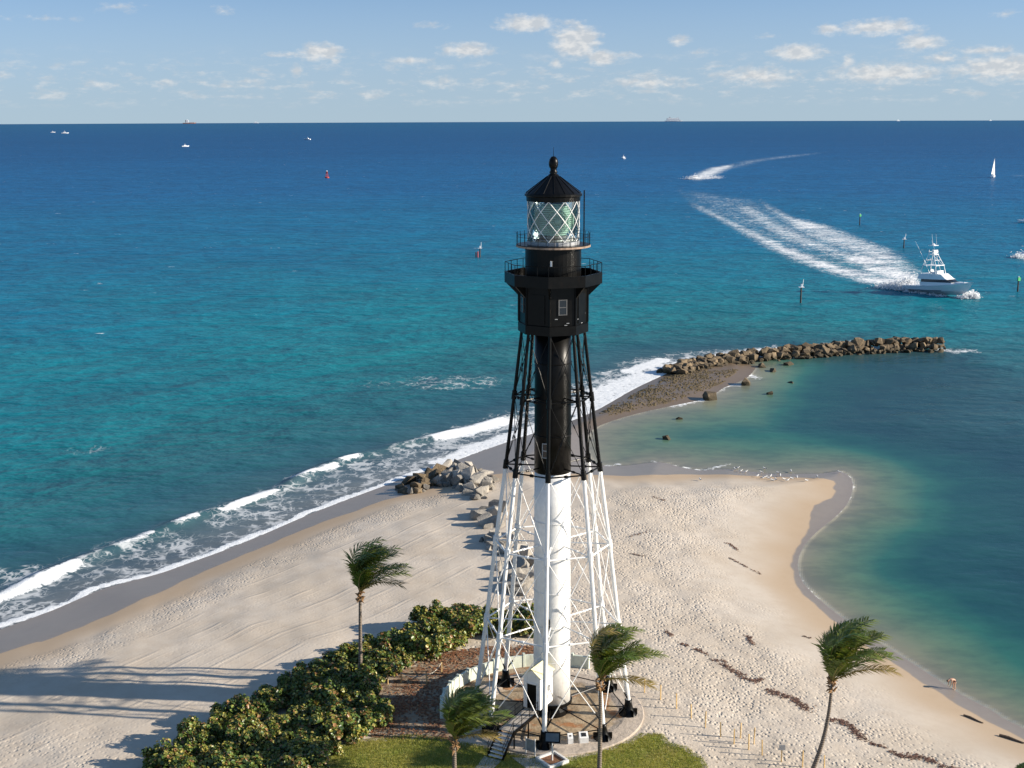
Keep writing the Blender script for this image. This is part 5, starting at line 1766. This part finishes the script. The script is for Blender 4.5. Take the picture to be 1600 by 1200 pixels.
def small_boat(p, L, heading, label, cabin=True):
    o = empty('motor_boat', (p[0], p[1], sea_z(*p)), R(heading))
    tag(o, label, 'boat')
    W = L * 0.32
    part(o, hull_mesh(L, W, L * 0.17, L * 0.12, L * 0.04, 9), 'hull', M['gel'])
    if cabin:
        part(o, loft(MB(), [(-L * 0.25, L * 0.15, W * 0.38, L * 0.12), (-L * 0.22, L * 0.05, W * 0.34, L * 0.24)]), 'cabin', M['gel'])
        part(o, loft(MB(), [(-L * 0.2, L * 0.1, W * 0.385, L * 0.17), (-L * 0.2, L * 0.085, W * 0.375, L * 0.2)]), 'window_band', M['dark_glass'])
        part(o, MB().tube((-L * 0.05, 0, L * 0.24), (-L * 0.08, 0, L * 0.42), L * 0.012, n=5), 'mast', M['gel'])
    return o


fb = (152.34, 1077.99)
small_boat(fb, 13, 196, 'white motor boat far out trailing a curved wake')
c = Vector((*fb, 0))
spray_cloud('spray', 'white spray around the far motor boat', [(c + Vector((-2, -2, 0.5)), (6, 5, 2.2)), (c + Vector((9, 5, 0.5)), (7, 7, 2.2)), (c + Vector((18, 14, 0.3)), (9, 10, 2.0))], 2600, 4)
small_boat((189.44, 470.85), 9, 200, 'white motor boat entering beside the last green channel marker')
c = Vector((*(188.36, 468.71), 0))
spray_cloud('spray', 'white spray at the bow of the motor boat near the green marker', [(c + Vector((-2, 0, 0.3)), (2.5, 2.5, 1.2)), (c + Vector((2, 4, 0.3)), (3, 4, 1.4))], 900, 5)
small_boat((250.62, 625.43), 9, 190, 'white motor boat half out of view beyond the channel posts')
small_boat((-602.33, 2402.96), 14, 30, 'white cabin boat drifting alone off the surf beach')
small_boat((-491.29, 3132.43), 17, 160, 'white cabin boat far out towards the horizon ships')
small_boat((-1615.53, 4716.54), 26, 10, 'white boat farther out, the larger of a pair')
small_boat((-1783.32, 5069.00), 18, 15, 'white boat farther out, the smaller of a pair')
o = small_boat((139.71, 1613.50), 12, 100, 'white boat with a dark hull beyond the lighthouse lantern')

# sailing yacht
sp_ = (407.54, 1092.06)
o = empty('sailing_yacht', (sp_[0], sp_[1], sea_z(*sp_)), R(58))
tag(o, 'white sailing yacht under full sail on the outer channel', 'yacht')
part(o, hull_mesh(11, 3.2, 1.5, 1.2, 0.5, 11), 'hull', M['gel'])
part(o, loft(MB(), [(-1.5, 2.4, 0.95, 1.2), (-1.4, 2.0, 0.85, 1.7)]), 'cabin', M['gel'])
part(o, MB().tube((0.8, 0, 1.2), (0.6, 0, 16.3), 0.10, 0.06, 8), 'mast', M['grey_metal'])
part(o, MB().tube((0.8, 0, 2.5), (-4.2, 0.9, 2.5), 0.07, n=6), 'boom', M['grey_metal'])


def sail(a, b_, c_, belly):
    vs, fs = [], []
    N = 8
    nrm = (b_ - a).cross(c_ - a).normalized()
    for i in range(N + 1):
        for j in range(N + 1):
            u_, v_ = i / N, j / N
            p = a.lerp(b_, v_).lerp(c_, u_)
            vs.append(p + nrm * belly * math.sin(v_ * math.pi) * math.sin(min(1, (1 - u_) * 1.2) * math.pi * 0.5) * (1 - u_))
    for i in range(N):
        for j in range(N):
            fs.append((i * (N + 1) + j, i * (N + 1) + j + 1, (i + 1) * (N + 1) + j + 1, (i + 1) * (N + 1) + j))
    return MB().add(vs, fs)


part(o, sail(Vector((0.75, 0, 2.7)), Vector((-4.1, 0.9, 2.7)), Vector((0.6, 0, 16.0)), 0.7), 'mainsail', M['sail'], True)
part(o, sail(Vector((0.2, 0.4, 2.0)), Vector((5.2, 0, 1.6)), Vector((0.75, 0, 14.8)), 0.6), 'jib', M['sail'], True)

# ships on the horizon
def ship_pos(az_deg, dist):
    x_, y_ = dist * math.sin(R(az_deg)), dist * math.cos(R(az_deg))
    return (x_, y_, sea_z(x_, y_))


def ship(kind, az_deg, dist, L, heading, label):
    o = empty(kind, ship_pos(az_deg, dist), R(heading))
    tag(o, label, 'ship')
    return o


sh = ship('cargo_ship', -13.85, 19000, 190, 5, 'orange-hulled cargo ship with white superstructure on the horizon')
part(sh, hull_mesh(190, 30, 15, 11, 3, 11, 0.2), 'hull', M['ship_orange'])
part(sh, MB().box((-30, 0, 30), (34, 24, 40)).box((-34, 0, 53), (16, 16, 10)), 'superstructure', M['ship_white'])
part(sh, MB().box((-52, 0, 32), (12, 9, 34)), 'funnel', M['ship_orange'])
part(sh, MB().box((20, 0, 16), (90, 22, 6)), 'deck_cargo', M['ship_grey'])
sh = ship('ferry', -11.05, 19500, 80, 8, 'small pale ferry on the horizon beside the orange cargo ship')
part(sh, hull_mesh(80, 16, 9, 8, 2, 9, 0.2), 'hull', M['ship_white'])
part(sh, MB().box((-8, 0, 17), (38, 13, 17)), 'superstructure', M['ship_white'])
sh = ship('cruise_ship', 7.13, 20500, 290, 3, 'long pale cruise ship with stacked decks on the horizon')
part(sh, hull_mesh(290, 36, 20, 15, 4, 13, 0.2), 'hull', M['ship_white'])
sup = part(sh, loft(MB(), [(-120, 105, 16, 15), (-118, 95, 16, 32), (-112, 70, 15, 46), (-100, 40, 14, 54)]), 'superstructure', M['ship_white'])
for k in range(5):
    part(sup, loft(MB(), [(-117, 96 - 6 * k, 16.3, 19 + 6 * k), (-117, 95 - 6 * k, 16.3, 21.5 + 6 * k)]), 'window_band', M['ship_grey'])
part(sh, MB().box((-70, 0, 62), (24, 10, 18)), 'funnel', M['ship_grey'])
part(sh, MB().box((60, 0, 60), (30, 12, 10)), 'sun_deck', M['ship_white'])
for (az_, L, lb) in ((16.55, 60, 'tiny white ship on the horizon under the thickest clouds'), (20.2, 50, 'faint pale ship on the horizon beyond the sailing yacht')):
    sh = ship('far_ship', az_, 19000, L, 20, lb)
    part(sh, hull_mesh(L, L * 0.2, L * 0.1, L * 0.09, 2, 9, 0.2), 'hull', M['ship_white'])
    part(sh, MB().box((-L * 0.15, 0, L * 0.2), (L * 0.3, L * 0.15, L * 0.22)), 'superstructure', M['ship_white'])

# ------------------------------------------------------------------ channel marks
def buoy(p, scale, label):
    o = empty('red_buoy', (p[0], p[1], sea_z(*p)))
    tag(o, label, 'buoy')
    s = scale
    part(o, MB().lathe((0, 0, 0), [(0.9 * s, -0.4 * s), (1.1 * s, 0.1 * s), (1.1 * s, 0.5 * s), (0.5 * s, 0.7 * s)], 16), 'float', M['red'])
    mb = MB()
    for k in range(4):
        a = k * math.pi / 2 + 0.4
        mb.tube((0.75 * s * math.cos(a), 0.75 * s * math.sin(a), 0.5 * s), (0.3 * s * math.cos(a), 0.3 * s * math.sin(a), 3.2 * s), 0.08 * s, n=5)
    for z_ in (1.4, 2.3):
        e = 0.75 - 0.45 * (z_ - 0.5) / 2.7
        q = [(e * s * math.cos(k * math.pi / 2 + .4), e * s * math.sin(k * math.pi / 2 + .4), z_ * s) for k in range(4)]
        for a, b_ in zip(q, q[1:] + q[:1]):
            mb.tube(a, b_, 0.05 * s, n=5)
    part(o, mb, 'lattice', M['red'])
    part(o, MB().box((0, 0, 2.7 * s), (0.7 * s, 0.05 * s, 0.7 * s), 0.6).box((0, 0, 2.7 * s), (0.7 * s, 0.05 * s, 0.7 * s), 2.17), 'radar_reflector', M['red'])
    part(o, MB().lathe((0, 0, 3.2 * s), [(0.25 * s, 0), (0.25 * s, 0.4 * s), (0.1 * s, 0.55 * s)], 10), 'lamp', M['gel'])
    return o


buoy((-160.49, 1125.84), 1.75, 'red lattice buoy floating far offshore beyond the surf')
# two piles with a pelican-white day mark
def pile_mark(p, h_, label, green=True, white=False, twin=False):
    o = empty('channel_marker', (p[0], p[1], 0))
    tag(o, label, 'marker')
    part(o, MB().tube((0, 0, -2), (0, 0, h_), 0.26, 0.22, 8), 'pile', M['pile'])
    if twin:
        part(o, MB().tube((-1.5, 0.4, -2), (-1.5, 0.4, 1.9), 0.22, n=8), 'pile', M['red'])
        part(o, MB().tube((-0.8, -0.3, -2), (-0.8, -0.3, 2.2), 0.22, n=8), 'pile', M['red'])
    if green:
        part(o, MB().box((0.15, -0.25, h_ + 0.1), (1.0, 0.08, 1.0), R(25)).box((0.15, 0.25, h_ + 0.1), (1.0, 0.08, 1.0), R(25)), 'day_board', M['green'])
    if white:
        part(o, MB().box((0, 0, h_), (1.6, 1.1, 0.16)).box((0.1, 0, h_ + 0.45), (0.5, 0.5, 0.8)), 'platform', M['gel'])
        part(o, MB().tube((0.35, 0, h_ + 0.1), (0.5, 0, h_ + 2.2), 0.09, n=6), 'light_mast', M['gel'])
    else:
        part(o, MB().lathe((0, 0, h_ + 0.3), [(0.14, 0), (0.16, 0.5), (0.05, 0.7)], 8), 'lamp', M['gel'])
    return o


pile_mark((166.77, 614.16), 4.6, 'green-topped channel marker pile in the wake bend, the one farthest out')
pile_mark((155.06, 504.98), 3.6, 'pale-topped channel marker pile just behind the sport fishing boat', green=False, white=True)
pile_mark((150.30, 376.77), 3.7, 'bright green channel marker pile ahead of the sport fishing boat')
pile_mark((81.21, 355.88), 4.4, 'dark pile carrying a white platform and mast off the jetty', green=False, white=True)
pile_mark((-11.81, 477.84), 3.4, 'white-topped mark with red piles standing in open water beside the lantern', green=False, white=True, twin=True)

# ------------------------------------------------------------------ gulls
bm_ = MB()
bm_.path([(-0.30, 0, 0.20), (-0.2, 0, 0.20), (-0.05, 0, 0.21), (0.10, 0, 0.24), (0.19, 0, 0.30), (0.24, 0, 0.36), (0.29, 0, 0.37), (0.36, 0, 0.355)], [0.015, 0.05, 0.10, 0.10, 0.06, 0.055, 0.045, 0.008], 10)
gb = bm_.build('gull_body', M['gull_white'], smooth=True).data
wg = MB()
for s_ in (-1, 1):
    wg.add([(0.10, 0.09 * s_, 0.30), (0.02, 0.125 * s_, 0.23), (-0.22, 0.07 * s_, 0.20), (-0.36, 0.02 * s_, 0.23), (-0.12, 0.06 * s_, 0.295)], [(0, 1, 2, 3, 4)])
wgm = wg.build('gull_wing', M['gull_grey']).data
lg_ = MB()
for s_ in (-1, 1):
    lg_.tube((0.02, 0.04 * s_, 0.15), (0.02, 0.04 * s_, 0.0), 0.008, n=4).box((0.045, 0.04 * s_, 0.004), (0.06, 0.04, 0.008))
lgm = lg_.build('gull_leg', M['stake']).data
for nm in ('gull_body', 'gull_wing', 'gull_leg'):
    bpy.data.objects.remove(bpy.data.objects[nm])
GULLS = [(32.95, 182.58), (33.45, 183.28), (33.55, 181.17), (34.24, 180.81), (37.46, 182.87), (35.29, 177.40), (35.71, 175.74), (36.62, 175.73), (37.29, 177.71), (38.95, 180.40), (38.81, 178.36), (37.43, 174.74), (38.67, 175.05),
         (39.90, 175.68), (40.85, 176.66), (41.04, 181.41), (41.63, 174.03), (43.86, 176.95), (48.01, 180.62), (36.84, 174.10), (36.27, 176.72), (38.92, 174.07), (26.53, 173.59), (29.68, 229.50), (36.59, 180.78)]
for p in GULLS:
    o = empty('gull', (p[0], p[1], max(ground_z(*p), 0.0)), random.uniform(-0.6, 3.6))
    o.scale = (1.05,) * 3
    tag(o, 'small white gull standing on the wet edge of the sand spit', 'gull', 'gulls resting on the spit')
    for nm, dt in (('body', gb), ('wing', wgm), ('leg', lgm)):
        c = bpy.data.objects.new(nm, dt)
        COL.objects.link(c)
        c.parent = o

# ------------------------------------------------------------------ dark logs standing in for shadows cast by unseen palms
for (a, b_, r_, lb) in (((39.10, 102.60), (40.34, 101.27), 0.10, 'dark pole standing in for a trunk shadow near the bather, the shorter one'), ((40.80, 98.85), (42.41, 97.48), 0.13, 'long dark log standing in for a trunk shadow along the upper wet line')):
    za, zb = ground_z(*a), ground_z(*b_)
    A_, B_ = Vector((*a, za + r_ * 0.6)), Vector((*b_, zb + r_ * 0.6))
    o = MB().path([A_, A_.lerp(B_, 0.35) + Vector((0.03, 0.08, 0.02)), A_.lerp(B_, 0.7), B_], [r_, r_ * 0.95, r_ * 0.75, r_ * 0.4], 8).build('shadow_log', M['shadow_wood'])
    recentre(o, A_.lerp(B_, 0.5))
    tag(o, lb, 'shadow_log')

# ------------------------------------------------------------------ the bather, bent over at the water's edge
def skin_mesh(name, V, E, Rd, root, mat, parent):
    me = bpy.data.meshes.new(name)
    me.from_pydata(V, E, [])
    o = bpy.data.objects.new(name, me)
    COL.objects.link(o)
    o.parent = parent
    md = o.modifiers.new('skin', 'SKIN')
    md.use_smooth_shade = True
    for i, sv in enumerate(me.skin_vertices[0].data):
        sv.radius = (Rd[i], Rd[i])
        sv.use_root = (i == root)
    sb_ = o.modifiers.new('sub', 'SUBSURF')
    sb_.levels = 1
    sb_.render_levels = 1
    me.materials.append(mat)
    return o


pp = (40.35, 108.62)
PZ = ground_z(*pp)
PE = empty('person', (pp[0], pp[1], PZ), R(200))
tag(PE, 'person in dark swimwear bending down at the water edge', 'person')
V, E, Rd = [], [], []


def jt(p, r_, link_to=None):
    V.append(p)
    Rd.append(r_)
    if link_to is not None:
        E.append((link_to, len(V) - 1))
    return len(V) - 1


pel = jt((0, 0, 0.90), 0.145)
wa = jt((0.16, 0, 1.02), 0.125, pel)
chs = jt((0.40, 0, 1.06), 0.15, wa)
nk = jt((0.58, 0, 1.04), 0.065, chs)
hd0 = jt((0.68, 0, 1.00), 0.085, nk)
hd1 = jt((0.80, 0, 0.93), 0.095, hd0)
jt((0.79, 0, 0.82), 0.02, hd1)
for s_ in (-1, 1):
    hp = jt((-0.01, 0.10 * s_, 0.84), 0.10, pel)
    kn = jt((0.04, 0.12 * s_, 0.48), 0.062, hp)
    an_ = jt((-0.03, 0.12 * s_, 0.09), 0.042, kn)
    hl_ = jt((-0.02, 0.12 * s_, 0.04), 0.04, an_)
    jt((0.15, 0.13 * s_, 0.03), 0.032, hl_)
    sh_ = jt((0.46, 0.17 * s_, 1.03), 0.065, chs)
    eb = jt((0.50, 0.19 * s_, 0.74), 0.042, sh_)
    wr = jt((0.57, 0.14 * s_, 0.50), 0.030, eb)
    pm = jt((0.585, 0.13 * s_, 0.44), 0.036, wr)
    for q, (fy_, fl) in enumerate(((-0.03, 0.07), (-0.01, 0.085), (0.012, 0.08), (0.032, 0.06))):
        k1 = jt((0.60, 0.13 * s_ + fy_, 0.44 - 0.05), 0.009, pm)
        jt((0.615, 0.13 * s_ + fy_, 0.44 - 0.05 - fl * 0.6), 0.008, k1)
    k1 = jt((0.625, 0.13 * s_ - 0.035 * s_, 0.43), 0.010, pm)
    jt((0.645, 0.13 * s_ - 0.04 * s_, 0.40), 0.009, k1)
skin_mesh('body', V, E, Rd, pel, M['skin'], PE)
V, E, Rd = [], [], []
a = jt((0, 0, 0.92), 0.158)
jt((0.10, 0, 0.985), 0.145, a)
for s_ in (-1, 1):
    b_ = jt((-0.01, 0.10 * s_, 0.84), 0.112, a)
    jt((0.01, 0.11 * s_, 0.72), 0.100, b_)
skin_mesh('swim_shorts', V, E, Rd, 0, M['cloth_dark'], PE)
V, E, Rd = [], [], []
a = jt((0.735, 0, 1.02), 0.095)
b_ = jt((0.82, 0, 0.975), 0.10, a)
jt((0.875, 0, 0.90), 0.07, b_)
skin_mesh('hair', V, E, Rd, 0, M['hair'], PE)
